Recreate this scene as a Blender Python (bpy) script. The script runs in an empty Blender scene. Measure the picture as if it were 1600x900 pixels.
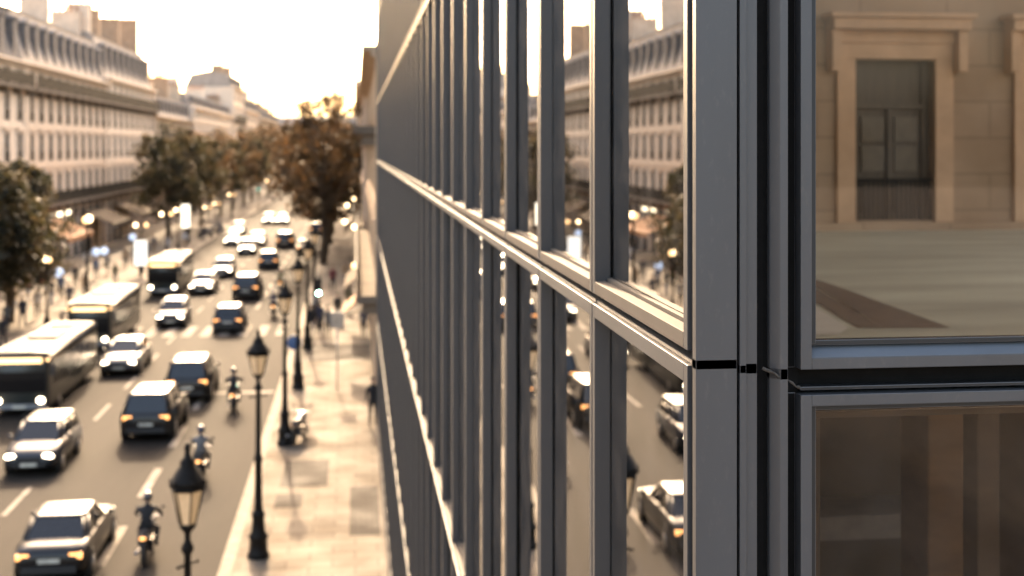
import bpy, bmesh, math, random
from mathutils import Vector, Matrix
R = math.radians
random.seed(7)
S = bpy.context.scene
COL = S.collection

# ------------------------------------------------------------------ camera, world, sun, exposure
CZ = 10.0                      # eye height above the pavement
YAW = R(6.98)                  # camera looks a little to the right of the street's direction (+Y)
FPX, HOR = 2000.0, 230.0       # focal length and horizon row on a 1600 x 900 frame
cam_d = bpy.data.cameras.new('camera')
cam = bpy.data.objects.new('camera', cam_d); COL.objects.link(cam)
cam.location = (0, 0, CZ)
cam.rotation_euler = (R(90), 0, -YAW)
cam_d.sensor_width = 36.0
cam_d.lens = 36.0 * FPX / 1600.0
cam_d.shift_y = -(450 - HOR) / 1600.0
cam_d.clip_start = 0.05; cam_d.clip_end = 3000
cam_d.dof.use_dof = True
cam_d.dof.focus_distance = 2.95
cam_d.dof.aperture_fstop = 3.3
S.camera = cam

SUN_EL, SUN_AZ = 27.0, -5.0   # degrees; azimuth from +Y, negative = towards the left of the street
w = bpy.data.worlds.new('World'); S.world = w; w.use_nodes = True
nt = w.node_tree; nt.nodes.clear()
sky = nt.nodes.new('ShaderNodeTexSky'); sky.sky_type = 'NISHITA'; sky.sun_disc = False
sky.sun_elevation = R(SUN_EL); sky.sun_rotation = R(SUN_AZ)
sky.air_density = 1.0; sky.dust_density = 6.0; sky.ozone_density = 0.6
tint = nt.nodes.new('ShaderNodeMix'); tint.data_type = 'RGBA'; tint.blend_type = 'MULTIPLY'
tint.inputs['Factor'].default_value = 1.0; tint.inputs[7].default_value = (1.0, 0.865, 0.745, 1)
bg = nt.nodes.new('ShaderNodeBackground'); bg.inputs['Strength'].default_value = 0.15
wo = nt.nodes.new('ShaderNodeOutputWorld')
nt.links.new(sky.outputs[0], tint.inputs[6]); nt.links.new(tint.outputs[2], bg.inputs[0]); nt.links.new(bg.outputs[0], wo.inputs[0])
sl = bpy.data.lights.new('sun', 'SUN'); sl.energy = 2.0; sl.angle = R(0.8); sl.color = (1.0, 0.76, 0.50)
sun = bpy.data.objects.new('sun', sl); COL.objects.link(sun)
sd = Vector((math.sin(R(SUN_AZ)) * math.cos(R(SUN_EL)), math.cos(R(SUN_AZ)) * math.cos(R(SUN_EL)), math.sin(R(SUN_EL))))
sun.rotation_euler = sd.to_track_quat('Z', 'Y').to_euler()
sun.location = sd * 200
S.view_settings.view_transform = 'Standard'; S.view_settings.look = 'None'
S.view_settings.gamma = 1.0; S.view_settings.exposure = 2.85
S.render.engine = 'CYCLES'
S.cycles.use_denoising = True
try: S.cycles.denoiser = 'OPENIMAGEDENOISE'
except Exception: pass
S.cycles.max_bounces = 7; S.cycles.diffuse_bounces = 3; S.cycles.glossy_bounces = 4
S.cycles.transmission_bounces = 4; S.cycles.transparent_max_bounces = 12
S.cycles.sample_clamp_indirect = 8.0
S.cycles.caustics_reflective = False; S.cycles.caustics_refractive = False

# ------------------------------------------------------------------ where a photo point lies in the street
def direction(u, v):
    F = Vector((math.sin(YAW), math.cos(YAW), 0)); Rr = Vector((math.cos(YAW), -math.sin(YAW), 0))
    return F + Rr * ((u - 800) / FPX) + Vector((0, 0, -(v - HOR) / FPX))
def at(u, v, z=0.0):
    d = direction(u, v); t = (z - CZ) / d.z
    return Vector((0, 0, CZ)) + d * t
def at_x(u, v, X):
    d = direction(u, v); t = X / d.x
    return Vector((0, 0, CZ)) + d * t
def x_at(u, Y):
    d = direction(u, HOR); return d.x / d.y * Y

# ------------------------------------------------------------------ materials
MATS = {}
def newmat(name):
    m = bpy.data.materials.new(name); m.use_nodes = True
    return m, m.node_tree, m.node_tree.nodes['Principled BSDF']
def mat(name, col, rough=0.6, metal=0.0, spec=0.5, var=0.25, scale=6.0, bump=0.0, bscale=None, coat=0.0, emit=None, es=0.0, rvar=0.0, stretch=None):
    if name in MATS: return MATS[name]
    m, t, b = newmat(name)
    b.inputs['Roughness'].default_value = rough; b.inputs['Metallic'].default_value = metal
    b.inputs['Specular IOR Level'].default_value = spec; b.inputs['Coat Weight'].default_value = coat
    tc = t.nodes.new('ShaderNodeTexCoord'); mp = t.nodes.new('ShaderNodeMapping')
    if stretch: mp.inputs['Scale'].default_value = stretch
    t.links.new(tc.outputs['Object'], mp.inputs[0])
    n = t.nodes.new('ShaderNodeTexNoise'); n.inputs['Scale'].default_value = scale; n.inputs['Detail'].default_value = 6; n.inputs['Roughness'].default_value = 0.65
    t.links.new(mp.outputs[0], n.inputs['Vector'])
    r = t.nodes.new('ShaderNodeValToRGB')
    r.color_ramp.elements[0].position = 0.3; r.color_ramp.elements[1].position = 0.72
    r.color_ramp.elements[0].color = tuple(c * (1 - var) for c in col) + (1,)
    r.color_ramp.elements[1].color = tuple(min(1, c * (1 + var)) for c in col) + (1,)
    t.links.new(n.outputs['Fac'], r.inputs[0]); t.links.new(r.outputs[0], b.inputs['Base Color'])
    if rvar:
        mr = t.nodes.new('ShaderNodeMapRange'); mr.inputs[3].default_value = max(0, rough - rvar); mr.inputs[4].default_value = rough + rvar
        t.links.new(n.outputs['Fac'], mr.inputs[0]); t.links.new(mr.outputs[0], b.inputs['Roughness'])
    if bump:
        n2 = t.nodes.new('ShaderNodeTexNoise'); n2.inputs['Scale'].default_value = bscale or scale * 8; n2.inputs['Detail'].default_value = 4
        t.links.new(mp.outputs[0], n2.inputs['Vector'])
        bp = t.nodes.new('ShaderNodeBump'); bp.inputs['Strength'].default_value = bump; bp.inputs['Distance'].default_value = 0.02
        t.links.new(n2.outputs['Fac'], bp.inputs['Height']); t.links.new(bp.outputs[0], b.inputs['Normal'])
    if emit:
        b.inputs['Emission Color'].default_value = emit + (1,); b.inputs['Emission Strength'].default_value = es
    MATS[name] = m
    return m
GLOW = 0.15                    # lamps are set for the picture's exposure
def glow(name, col, s):
    s *= GLOW
    return mat(name, tuple(min(1, c) for c in col), 0.4, var=0.02, emit=col, es=s)
def pane_mat(name, tint, ior, rough=0.0, smudge=0.0, coat=0.0):
    m = bpy.data.materials.new(name); m.use_nodes = True; t = m.node_tree; t.nodes.clear()
    o = t.nodes.new('ShaderNodeOutputMaterial'); mx = t.nodes.new('ShaderNodeMixShader')
    fr = t.nodes.new('ShaderNodeFresnel'); fr.inputs['IOR'].default_value = ior
    tr = t.nodes.new('ShaderNodeBsdfTransparent'); tr.inputs[0].default_value = tint + (1,)
    gl = t.nodes.new('ShaderNodeBsdfGlossy'); gl.inputs['Roughness'].default_value = rough; gl.inputs[0].default_value = (0.95, 0.95, 0.95, 1)
    # float glass is never quite flat: a very slow ripple bends what it mirrors
    tc = t.nodes.new('ShaderNodeTexCoord'); n = t.nodes.new('ShaderNodeTexNoise'); n.inputs['Scale'].default_value = 1.6; n.inputs['Detail'].default_value = 1
    bp = t.nodes.new('ShaderNodeBump'); bp.inputs['Strength'].default_value = 0.05; bp.inputs['Distance'].default_value = 0.01
    t.links.new(tc.outputs['Object'], n.inputs['Vector']); t.links.new(n.outputs['Fac'], bp.inputs['Height']); t.links.new(bp.outputs[0], gl.inputs['Normal'])
    cm = t.nodes.new('ShaderNodeMapRange'); cm.inputs[3].default_value = coat; t.links.new(fr.outputs[0], cm.inputs[0])
    t.links.new(cm.outputs[0], mx.inputs[0]); t.links.new(tr.outputs[0], mx.inputs[1]); t.links.new(gl.outputs[0], mx.inputs[2])
    last = mx
    if smudge:
        df = t.nodes.new('ShaderNodeBsdfDiffuse'); df.inputs[0].default_value = (0.6, 0.55, 0.5, 1)
        n2 = t.nodes.new('ShaderNodeTexNoise'); n2.inputs['Scale'].default_value = 7; n2.inputs['Detail'].default_value = 8
        mr = t.nodes.new('ShaderNodeMapRange'); mr.inputs[1].default_value = 0.4; mr.inputs[2].default_value = 0.8; mr.inputs[4].default_value = smudge
        t.links.new(tc.outputs['Object'], n2.inputs['Vector']); t.links.new(n2.outputs['Fac'], mr.inputs[0])
        m2 = t.nodes.new('ShaderNodeMixShader'); t.links.new(mr.outputs[0], m2.inputs[0]); t.links.new(mx.outputs[0], m2.inputs[1]); t.links.new(df.outputs[0], m2.inputs[2]); last = m2
    t.links.new(last.outputs[0], o.inputs[0])
    MATS[name] = m
    return m
def paving_mat(name, c1, c2, joint, bw, bh, rough, rot=(0, 0, 0)):
    m, t, b = newmat(name); b.inputs['Specular IOR Level'].default_value = 0.055
    tc = t.nodes.new('ShaderNodeTexCoord'); mp = t.nodes.new('ShaderNodeMapping'); mp.inputs['Rotation'].default_value = rot
    t.links.new(tc.outputs['Object'], mp.inputs[0])
    br = t.nodes.new('ShaderNodeTexBrick'); br.inputs['Scale'].default_value = 1.0
    br.inputs['Brick Width'].default_value = bw; br.inputs['Row Height'].default_value = bh; br.inputs['Mortar Size'].default_value = 0.012
    br.inputs['Color1'].default_value = c1 + (1,); br.inputs['Color2'].default_value = c2 + (1,); br.inputs['Mortar'].default_value = joint + (1,)
    t.links.new(mp.outputs[0], br.inputs['Vector'])
    n = t.nodes.new('ShaderNodeTexNoise'); n.inputs['Scale'].default_value = 0.7; n.inputs['Detail'].default_value = 8
    t.links.new(tc.outputs['Object'], n.inputs['Vector'])
    r = t.nodes.new('ShaderNodeValToRGB'); r.color_ramp.elements[0].position = 0.32; r.color_ramp.elements[1].position = 0.62
    r.color_ramp.elements[0].color = (0.55, 0.5, 0.46, 1); r.color_ramp.elements[1].color = (1, 1, 1, 1)
    t.links.new(n.outputs['Fac'], r.inputs[0])
    mx = t.nodes.new('ShaderNodeMix'); mx.data_type = 'RGBA'; mx.blend_type = 'MULTIPLY'; mx.inputs['Factor'].default_value = 0.6
    t.links.new(br.outputs['Color'], mx.inputs[6]); t.links.new(r.outputs[0], mx.inputs[7]); t.links.new(mx.outputs[2], b.inputs['Base Color'])
    mr = t.nodes.new('ShaderNodeMapRange'); mr.inputs[1].default_value = 0.3; mr.inputs[2].default_value = 0.7; mr.inputs[3].default_value = rough + 0.12; mr.inputs[4].default_value = rough - 0.1
    t.links.new(n.outputs['Fac'], mr.inputs[0]); t.links.new(mr.outputs[0], b.inputs['Roughness'])
    bp = t.nodes.new('ShaderNodeBump'); bp.inputs['Strength'].default_value = 0.5; bp.inputs['Distance'].default_value = 0.006
    t.links.new(br.outputs['Fac'], bp.inputs['Height']); bp.invert = True; t.links.new(bp.outputs[0], b.inputs['Normal'])
    MATS[name] = m
    return m
def leaf_mat(name, cols):
    m, t, b = newmat(name)
    tc = t.nodes.new('ShaderNodeTexCoord')
    n = t.nodes.new('ShaderNodeTexNoise'); n.inputs['Scale'].default_value = 0.9; n.inputs['Detail'].default_value = 5
    t.links.new(tc.outputs['Object'], n.inputs['Vector'])
    r = t.nodes.new('ShaderNodeValToRGB'); r.color_ramp.elements[0].position = 0.33; r.color_ramp.elements[1].position = 0.68
    r.color_ramp.elements[0].color = cols[0] + (1,); r.color_ramp.elements[1].color = cols[2] + (1,)
    e = r.color_ramp.elements.new(0.5); e.color = cols[1] + (1,)
    t.links.new(n.outputs['Fac'], r.inputs[0]); t.links.new(r.outputs[0], b.inputs['Base Color'])
    b.inputs['Roughness'].default_value = 0.6
    tl = t.nodes.new('ShaderNodeBsdfTranslucent'); t.links.new(r.outputs[0], tl.inputs[0])
    mx = t.nodes.new('ShaderNodeMixShader'); mx.inputs[0].default_value = 0.45
    o = t.nodes['Material Output']
    t.links.new(b.outputs[0], mx.inputs[1]); t.links.new(tl.outputs[0], mx.inputs[2]); t.links.new(mx.outputs[0], o.inputs[0])
    MATS[name] = m
    return m

def metal_mat(name, col):
    if name in MATS: return MATS[name]
    m = mat(name, col, 0.42, 0.25, var=0.10, scale=3.0, rvar=0.07, stretch=(1, 1, 0.12)); t = m.node_tree; b = t.nodes['Principled BSDF']
    tc = t.nodes.new('ShaderNodeTexCoord'); src = b.inputs['Base Color'].links[0].from_socket
    n = t.nodes.new('ShaderNodeTexNoise'); n.inputs['Scale'].default_value = 55; n.inputs['Detail'].default_value = 9; n.inputs['Roughness'].default_value = 0.75
    mp = t.nodes.new('ShaderNodeMapping'); mp.inputs['Scale'].default_value = (1, 1, 0.35); t.links.new(tc.outputs['Object'], mp.inputs[0]); t.links.new(mp.outputs[0], n.inputs['Vector'])
    mr = t.nodes.new('ShaderNodeMapRange'); mr.inputs[1].default_value = 0.56; mr.inputs[2].default_value = 0.80; mr.inputs[4].default_value = 0.22; t.links.new(n.outputs['Fac'], mr.inputs[0])
    mx = t.nodes.new('ShaderNodeMix'); mx.data_type = 'RGBA'; t.links.new(mr.outputs[0], mx.inputs['Factor']); t.links.new(src, mx.inputs[6]); mx.inputs[7].default_value = (0.19, 0.17, 0.15, 1)
    t.links.new(mx.outputs[2], b.inputs['Base Color'])
    n2 = t.nodes.new('ShaderNodeTexNoise'); n2.inputs['Scale'].default_value = 420; t.links.new(tc.outputs['Object'], n2.inputs['Vector'])
    bp = t.nodes.new('ShaderNodeBump'); bp.inputs['Strength'].default_value = 0.06; bp.inputs['Distance'].default_value = 0.002; t.links.new(n2.outputs['Fac'], bp.inputs['Height']); t.links.new(bp.outputs[0], b.inputs['Normal'])
    return m
M_ALU = metal_mat('anodised_aluminium', (0.068, 0.071, 0.077))
M_ALU2 = mat('anodised_aluminium_inner', (0.030, 0.032, 0.035), 0.45, 0.6, var=0.08, scale=3.0, rvar=0.05)
M_SILL = mat('brushed_sill_metal', (0.105, 0.094, 0.082), 0.65, 0.0, spec=0.05, var=0.10, scale=5.0, bump=0.03, bscale=200, rvar=0.08)
M_GASKET = mat('black_rubber_gasket', (0.005, 0.005, 0.005), 0.8, spec=0.12, var=0.3, scale=30)
M_DARK = mat('dark_office_partition', (0.035, 0.033, 0.03), 0.85)
M_CONC = mat('floor_slab_concrete', (0.22, 0.21, 0.2), 0.85)
M_GLASS = pane_mat('coated_facade_glass', (0.28, 0.26, 0.23), 1.6, smudge=0.05, coat=0.5)
M_GLASS2 = pane_mat('front_tinted_glass', (0.84, 0.765, 0.68), 1.28, smudge=0.02)
M_STONE = mat('limestone_ashlar', (0.68, 0.54, 0.405), 0.88, spec=0.05, var=0.16, scale=1.3, bump=0.2, bscale=14)
M_STONE2 = mat('pale_limestone', (0.72, 0.59, 0.455), 0.88, spec=0.05, var=0.14, scale=0.9, bump=0.15, bscale=14)
M_STONE3 = mat('ochre_limestone', (0.54, 0.42, 0.30), 0.88, spec=0.05, var=0.18, scale=0.9, bump=0.15, bscale=14)
M_REFL = mat('courtyard_warm_stone', (0.62, 0.42, 0.28), 0.8, var=0.15, scale=2.2, bump=0.12, bscale=20)
M_REFL2 = paving_mat('courtyard_wall_stone', (0.52, 0.39, 0.285), (0.48, 0.355, 0.26), (0.38, 0.285, 0.21), 1.15, 0.46, 0.85, (R(90), 0, 0))
M_ZINC = mat('zinc_roof', (0.36, 0.315, 0.27), 0.8, 0.0, spec=0.05, var=0.22, scale=0.8)
M_SLATE = mat('slate_roof', (0.135, 0.127, 0.122), 0.85, spec=0.03, var=0.3, scale=2.0)
M_IRON = mat('black_cast_iron', (0.008, 0.0075, 0.007), 0.55, 0.0, spec=0.15, var=0.3, scale=20)
M_RAIL = mat('wrought_iron_rail', (0.012, 0.011, 0.010), 0.7, 0.0, spec=0.08)
M_WIN = mat('old_window_glass', (0.022, 0.021, 0.02), 0.25, var=0.4, scale=0.4, spec=0.2)
M_DPANEL = mat('dormer_shutter', (0.17, 0.155, 0.14), 0.8, spec=0.1)  # matte panel put in place of dormer glass to stop sky glare
M_BGL = mat('bus_glass', (0.008, 0.008, 0.009), 0.25, spec=0.15, var=0.1)
M_FRAME = mat('painted_window_frame', (0.20, 0.18, 0.15), 0.7)
M_BRICK = mat('chimney_render', (0.36, 0.25, 0.16), 0.9, var=0.2, scale=2)
M_TERRA = mat('terracotta_pot', (0.34, 0.15, 0.08), 0.8)
M_SHOP = mat('dark_shopfront_wood', (0.03, 0.024, 0.02), 0.5, var=0.4, scale=1.5)
M_AWN1 = mat('rust_awning_canvas', (0.30, 0.13, 0.045), 0.85)
M_AWN2 = mat('sand_awning_canvas', (0.12, 0.09, 0.062), 0.9, spec=0.1)
M_ASPH = mat('worn_asphalt', (0.036, 0.0315, 0.027), 0.88, var=0.42, scale=0.28, bump=0.35, bscale=40, rvar=0.12, stretch=(1.6, 0.22, 1), spec=0.045)
M_PAVE = paving_mat('stone_pavement', (0.20, 0.172, 0.138), (0.155, 0.133, 0.107), (0.08, 0.067, 0.053), 1.1, 0.55, 0.85)
M_PAVE2 = paving_mat('grey_paving_patch', (0.085, 0.075, 0.064), (0.066, 0.058, 0.05), (0.03, 0.027, 0.023), 0.3, 0.2, 0.85)
M_KERB = mat('granite_kerb', (0.25, 0.22, 0.18), 0.85, spec=0.04, var=0.3, scale=3)
M_PAINT = mat('worn_road_paint', (0.22, 0.197, 0.17), 0.85, spec=0.04, var=0.4, scale=2.5)
M_GRND = mat('city_ground', (0.18, 0.16, 0.14), 0.9, var=0.2, scale=0.1)
M_BARK = mat('plane_tree_bark', (0.10, 0.075, 0.05), 0.9, var=0.4, scale=3)
M_LEAF = leaf_mat('autumn_leaves', ((0.018, 0.014, 0.007), (0.056, 0.035, 0.014), (0.17, 0.09, 0.033)))
M_LEAF2 = leaf_mat('olive_leaves', ((0.014, 0.016, 0.007), (0.034, 0.031, 0.013), (0.095, 0.064, 0.025)))
M_TYRE = mat('tyre_rubber', (0.018, 0.018, 0.018), 0.8)
M_RIM = mat('alloy_rim', (0.4, 0.4, 0.4), 0.35, 0.8)
M_CGL = mat('car_glass', (0.014, 0.016, 0.019), 0.08, spec=0.4, var=0.1, coat=0.25)
M_BUMP = mat('black_bumper_plastic', (0.02, 0.02, 0.021), 0.6)
M_HEAD = glow('headlight_lit', (1.0, 0.80, 0.54), 17.0)
M_TAIL = glow('tail_light_lit', (1.0, 0.42, 0.13), 3.2)
M_SIGNB = glow('bus_display_lit', (1.0, 0.60, 0.25), 3.5)
M_BULB = glow('lamp_globe_lit', (1.0, 0.66, 0.34), 13.0)
M_BULB2 = glow('lamp_globe_dim', (1.0, 0.58, 0.25), 4.0)
M_LANT = mat('old_lantern_glass', (0.55, 0.42, 0.28), 0.2, var=0.2, emit=(1.0, 0.62, 0.3), es=0.05)
M_GREEN = glow('green_signal_lit', (0.45, 1.0, 0.72), 70.0)
M_GREEN2 = glow('green_signal_far', (0.10, 0.55, 0.42), 7.0)
M_SHOPL = glow('shop_sign_lit', (1.0, 0.80, 0.52), 5.0)
M_BLUEL = glow('cool_sign_lit', (0.55, 0.68, 0.9), 1.2)
M_SKIN = mat('skin', (0.42, 0.27, 0.19), 0.6, var=0.08)
M_PLATE = mat('number_plate', (0.6, 0.58, 0.5), 0.5)
M_WHITE = mat('white_enamel', (0.7, 0.68, 0.64), 0.4)
M_BLUE = mat('blue_sign_enamel', (0.05, 0.11, 0.26), 0.4)
M_WOOD = mat('dark_wood_door', (0.075, 0.056, 0.038), 0.5, var=0.35, scale=3, stretch=(6, 6, 0.6))

# ------------------------------------------------------------------ mesh builder
class MB:
    def __init__(s): s.v = []; s.f = []; s.m = []; s.sm = []
    def add(s, vs, fs, mi=0, smooth=False):
        o = len(s.v); s.v += [tuple(v) for v in vs]
        for f in fs: s.f.append(tuple(i + o for i in f)); s.m.append(mi); s.sm.append(smooth)
    def box(s, x0, x1, y0, y1, z0, z1, mi=0):
        s.add([(x0,y0,z0),(x1,y0,z0),(x1,y1,z0),(x0,y1,z0),(x0,y0,z1),(x1,y0,z1),(x1,y1,z1),(x0,y1,z1)],
              [(0,3,2,1),(4,5,6,7),(0,1,5,4),(1,2,6,5),(2,3,7,6),(3,0,4,7)], mi)
    def prism(s, poly, a0, a1, axis='y', mi=0, smooth=False):
        # poly: 2D points; axis y -> (x,z), axis z -> (x,y), axis x -> (y,z)
        def p(q, a): return {'y': (q[0], a, q[1]), 'z': (q[0], q[1], a), 'x': (a, q[0], q[1])}[axis]
        n = len(poly)
        vs = [p(q, a0) for q in poly] + [p(q, a1) for q in poly]
        fs = [tuple(range(n)), tuple(range(2*n-1, n-1, -1))]
        s.add(vs, fs, mi)
        s.add(vs, [(i, i+n, (i+1) % n + n, (i+1) % n) for i in range(n)], mi, smooth)
    def quad(s, a, b, c, d, mi=0): s.add([a, b, c, d], [(0,1,2,3)], mi)
    def lathe(s, prof, c=(0,0,0), seg=16, axis='z', mi=0, smooth=True):
        vs = []; fs = []
        for r, h in prof:
            for k in range(seg):
                a = 2*math.pi*k/seg; p, q = r*math.cos(a), r*math.sin(a)
                v = {'z': (p, q, h), 'x': (h, p, q), 'y': (p, h, q)}[axis]
                vs.append((v[0]+c[0], v[1]+c[1], v[2]+c[2]))
        n = len(prof)
        for i in range(n-1):
            for k in range(seg):
                k2 = (k+1) % seg
                fs.append((i*seg+k, i*seg+k2, (i+1)*seg+k2, (i+1)*seg+k))
        fs.append(tuple(range(seg-1, -1, -1))); fs.append(tuple((n-1)*seg+k for k in range(seg)))
        s.add(vs, fs, mi, smooth)
    def tube(s, pts, r, seg=8, mi=0):
        pts = [Vector(p) for p in pts]; vs = []; fs = []
        rr = r if isinstance(r, (list, tuple)) else [r]*len(pts)
        for i, p in enumerate(pts):
            d = (pts[min(i+1, len(pts)-1)] - pts[max(i-1, 0)]).normalized()
            a = d.orthogonal().normalized(); b = d.cross(a)
            if i and a.dot(la) < 0: pass
            if i:
                a = (la - d*la.dot(d)).normalized(); b = d.cross(a)
            la = a
            for k in range(seg):
                t = 2*math.pi*k/seg; vs.append(p + (a*math.cos(t) + b*math.sin(t))*rr[i])
        for i in range(len(pts)-1):
            for k in range(seg):
                k2 = (k+1) % seg; fs.append((i*seg+k, i*seg+k2, (i+1)*seg+k2, (i+1)*seg+k))
        fs.append(tuple(range(seg-1, -1, -1))); fs.append(tuple((len(pts)-1)*seg+k for k in range(seg)))
        s.add(vs, fs, mi, True)
    def ball(s, c, r, mi=0, seg=12, rings=8):
        rx, ry, rz = r if isinstance(r, (tuple, list)) else (r, r, r)
        vs = []; fs = []
        for i in range(1, rings):
            th = math.pi*i/rings
            for k in range(seg):
                a = 2*math.pi*k/seg; vs.append((c[0]+rx*math.sin(th)*math.cos(a), c[1]+ry*math.sin(th)*math.sin(a), c[2]+rz*math.cos(th)))
        vs += [(c[0], c[1], c[2]+rz), (c[0], c[1], c[2]-rz)]; T, B = len(vs)-2, len(vs)-1
        for i in range(rings-2):
            for k in range(seg):
                k2 = (k+1) % seg; fs.append((i*seg+k, (i+1)*seg+k, (i+1)*seg+k2, i*seg+k2))
        for k in range(seg):
            k2 = (k+1) % seg; fs.append((T, k, k2)); fs.append((B, (rings-2)*seg+k2, (rings-2)*seg+k))
        s.add(vs, fs, mi, True)
    def loft(s, rings, mi=0, smooth=True, caps=True):
        n = len(rings[0]); vs = [p for r in rings for p in r]; fs = []
        for i in range(len(rings)-1):
            for k in range(n):
                k2 = (k+1) % n; fs.append((i*n+k, i*n+k2, (i+1)*n+k2, (i+1)*n+k))
        if caps: fs.append(tuple(range(n-1, -1, -1))); fs.append(tuple((len(rings)-1)*n+k for k in range(n)))
        s.add(vs, fs, mi, smooth)
    def mesh(s, name, mats, bevel=0.0, fix=False):
        me = bpy.data.meshes.new(name); me.from_pydata(s.v, [], s.f)
        for m in (mats if isinstance(mats, (list, tuple)) else [mats]): me.materials.append(m)
        me.polygons.foreach_set('material_index', s.m); me.polygons.foreach_set('use_smooth', s.sm)
        if bevel or fix:
            bm = bmesh.new(); bm.from_mesh(me)
            if fix: bmesh.ops.recalc_face_normals(bm, faces=bm.faces)
            if bevel: bmesh.ops.bevel(bm, geom=list(bm.edges), offset=bevel, segments=2, profile=0.6, affect='EDGES', clamp_overlap=True)
            bm.to_mesh(me); bm.free()
        me.update()
        return me
    def build(s, name, mats, parent=None, bevel=0.0, fix=False):
        o = bpy.data.objects.new(name, s.mesh(name, mats, bevel, fix)); COL.objects.link(o)
        if parent: o.parent = parent
        return o
def inst(name, me, parent=None, loc=(0,0,0), rz=0.0):
    o = bpy.data.objects.new(name, me); COL.objects.link(o); o.location = loc; o.rotation_euler = (0, 0, rz)
    if parent: o.parent = parent
    return o
def thing(name, label, cat, loc=(0,0,0), rz=0.0, group=None):
    o = bpy.data.objects.new(name, None); COL.objects.link(o); o.location = loc; o.rotation_euler = (0, 0, rz)
    o.empty_display_size = 0.3
    o['label'] = label; o['category'] = cat
    if group: o['group'] = group
    return o
KIDS = {}
def copy_tree(o, parent=None):
    c = o.copy(); COL.objects.link(c)
    if parent: c.parent = parent
    for ch in list(o.children): copy_tree(ch, c)
    return c
def place(proto, loc, rz, label, group=None, first=[set()]):
    if proto.name not in first[0]: first[0].add(proto.name); o = proto
    else: o = copy_tree(proto)
    o.location = loc; o.rotation_euler = (0, 0, rz); o['label'] = label
    if group: o['group'] = group
    return o
def recolour(root, slot_from, m):
    for ch in [root] + list(root.children_recursive):
        if ch.type == 'MESH':
            for s in ch.material_slots:
                if s.material and s.material.name == slot_from:
                    s.link = 'OBJECT'; s.material = m
def struct(o, kind='structure'): o['kind'] = kind; return o

# ------------------------------------------------------------------ ground, road, pavements
KR, KL, XF, XB = -3.2, -15.5, 0.75, -26.0       # right kerb, left kerb, glass front, left house fronts
ROADZ = -0.13
g = MB(); g.quad((-900,-300,-0.16),(900,-300,-0.16),(900,1500,-0.16),(-900,1500,-0.16)); struct(g.build('ground', M_GRND))
g = MB(); g.quad((KL-0.2,-30,ROADZ),(KR+0.2,-30,ROADZ),(KR+0.2,460,ROADZ),(KL-0.2,460,ROADZ)); struct(g.build('road', M_ASPH))
g = MB(); g.box(KR+0.3, XF+0.3, -30, 400, -0.155, 0.0); struct(g.build('pavement', M_PAVE))
g = MB(); g.box(XB-0.4, KL-0.3, -30, 400, -0.155, 0.0); struct(g.build('pavement', M_PAVE))
g = MB()
y = -30.0
while y < 260:
    L = random.uniform(0.9, 1.3)
    g.box(KR, KR+0.297, y+0.006, y+L-0.006, -0.15, 0.006 + random.uniform(-.003, .003)); g.box(KL-0.297, KL, y+0.006, y+L-0.006, -0.15, 0.006); y += L
struct(g.build('kerb', M_KERB))
mk = MB(); zz = ROADZ + 0.004
def dash(x, y0, y1, wd=0.15): mk.quad((x-wd/2,y0,zz),(x+wd/2,y0,zz),(x+wd/2,y1,zz),(x-wd/2,y1,zz))
y = 18.0
while y < 220:
    dash(-9.6, y, y+3.0); 
    if not 50 < y < 74: dash(-6.15, y+1.5, y+4.8, 0.24)
    if not 50 < y < 74: dash(-12.4, y+1.0, y+3.2)
    y += 6.2
y = 53.6; mk.quad((KR-0.15,y,zz),(-8.9,y,zz),(-8.9,y+0.45,zz),(KR-0.15,y+0.45,zz))
x = KR - 0.6
while x > KL + 0.6:
    mk.quad((x-0.5,70,zz),(x,70,zz),(x,74,zz),(x-0.5,74,zz)); x -= 1.0
struct(mk.build('road_markings', M_PAINT))
g = MB(); g.box(-10.6, -7.6, 205, 330, -0.15, 0.0); struct(g.build('median_strip', M_KERB))
# darker grey patches and a grey band across the right pavement
def patch(x0, x1, y0, y1, m, name='paving_patch'):
    q = MB(); q.box(x0, x1, y0, y1, -0.01, 0.004); struct(q.build(name, m))
patch(-2.2, -0.82, 38.2, 41.4, M_PAVE2); patch(-2.25, -1.5, 36.0, 37.4, M_PAVE2)
patch(-0.15, 0.66, 33.2, 38.0, M_PAVE2); patch(KR+0.3, XF-0.02, 60.5, 65.5, M_PAVE2)

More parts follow.
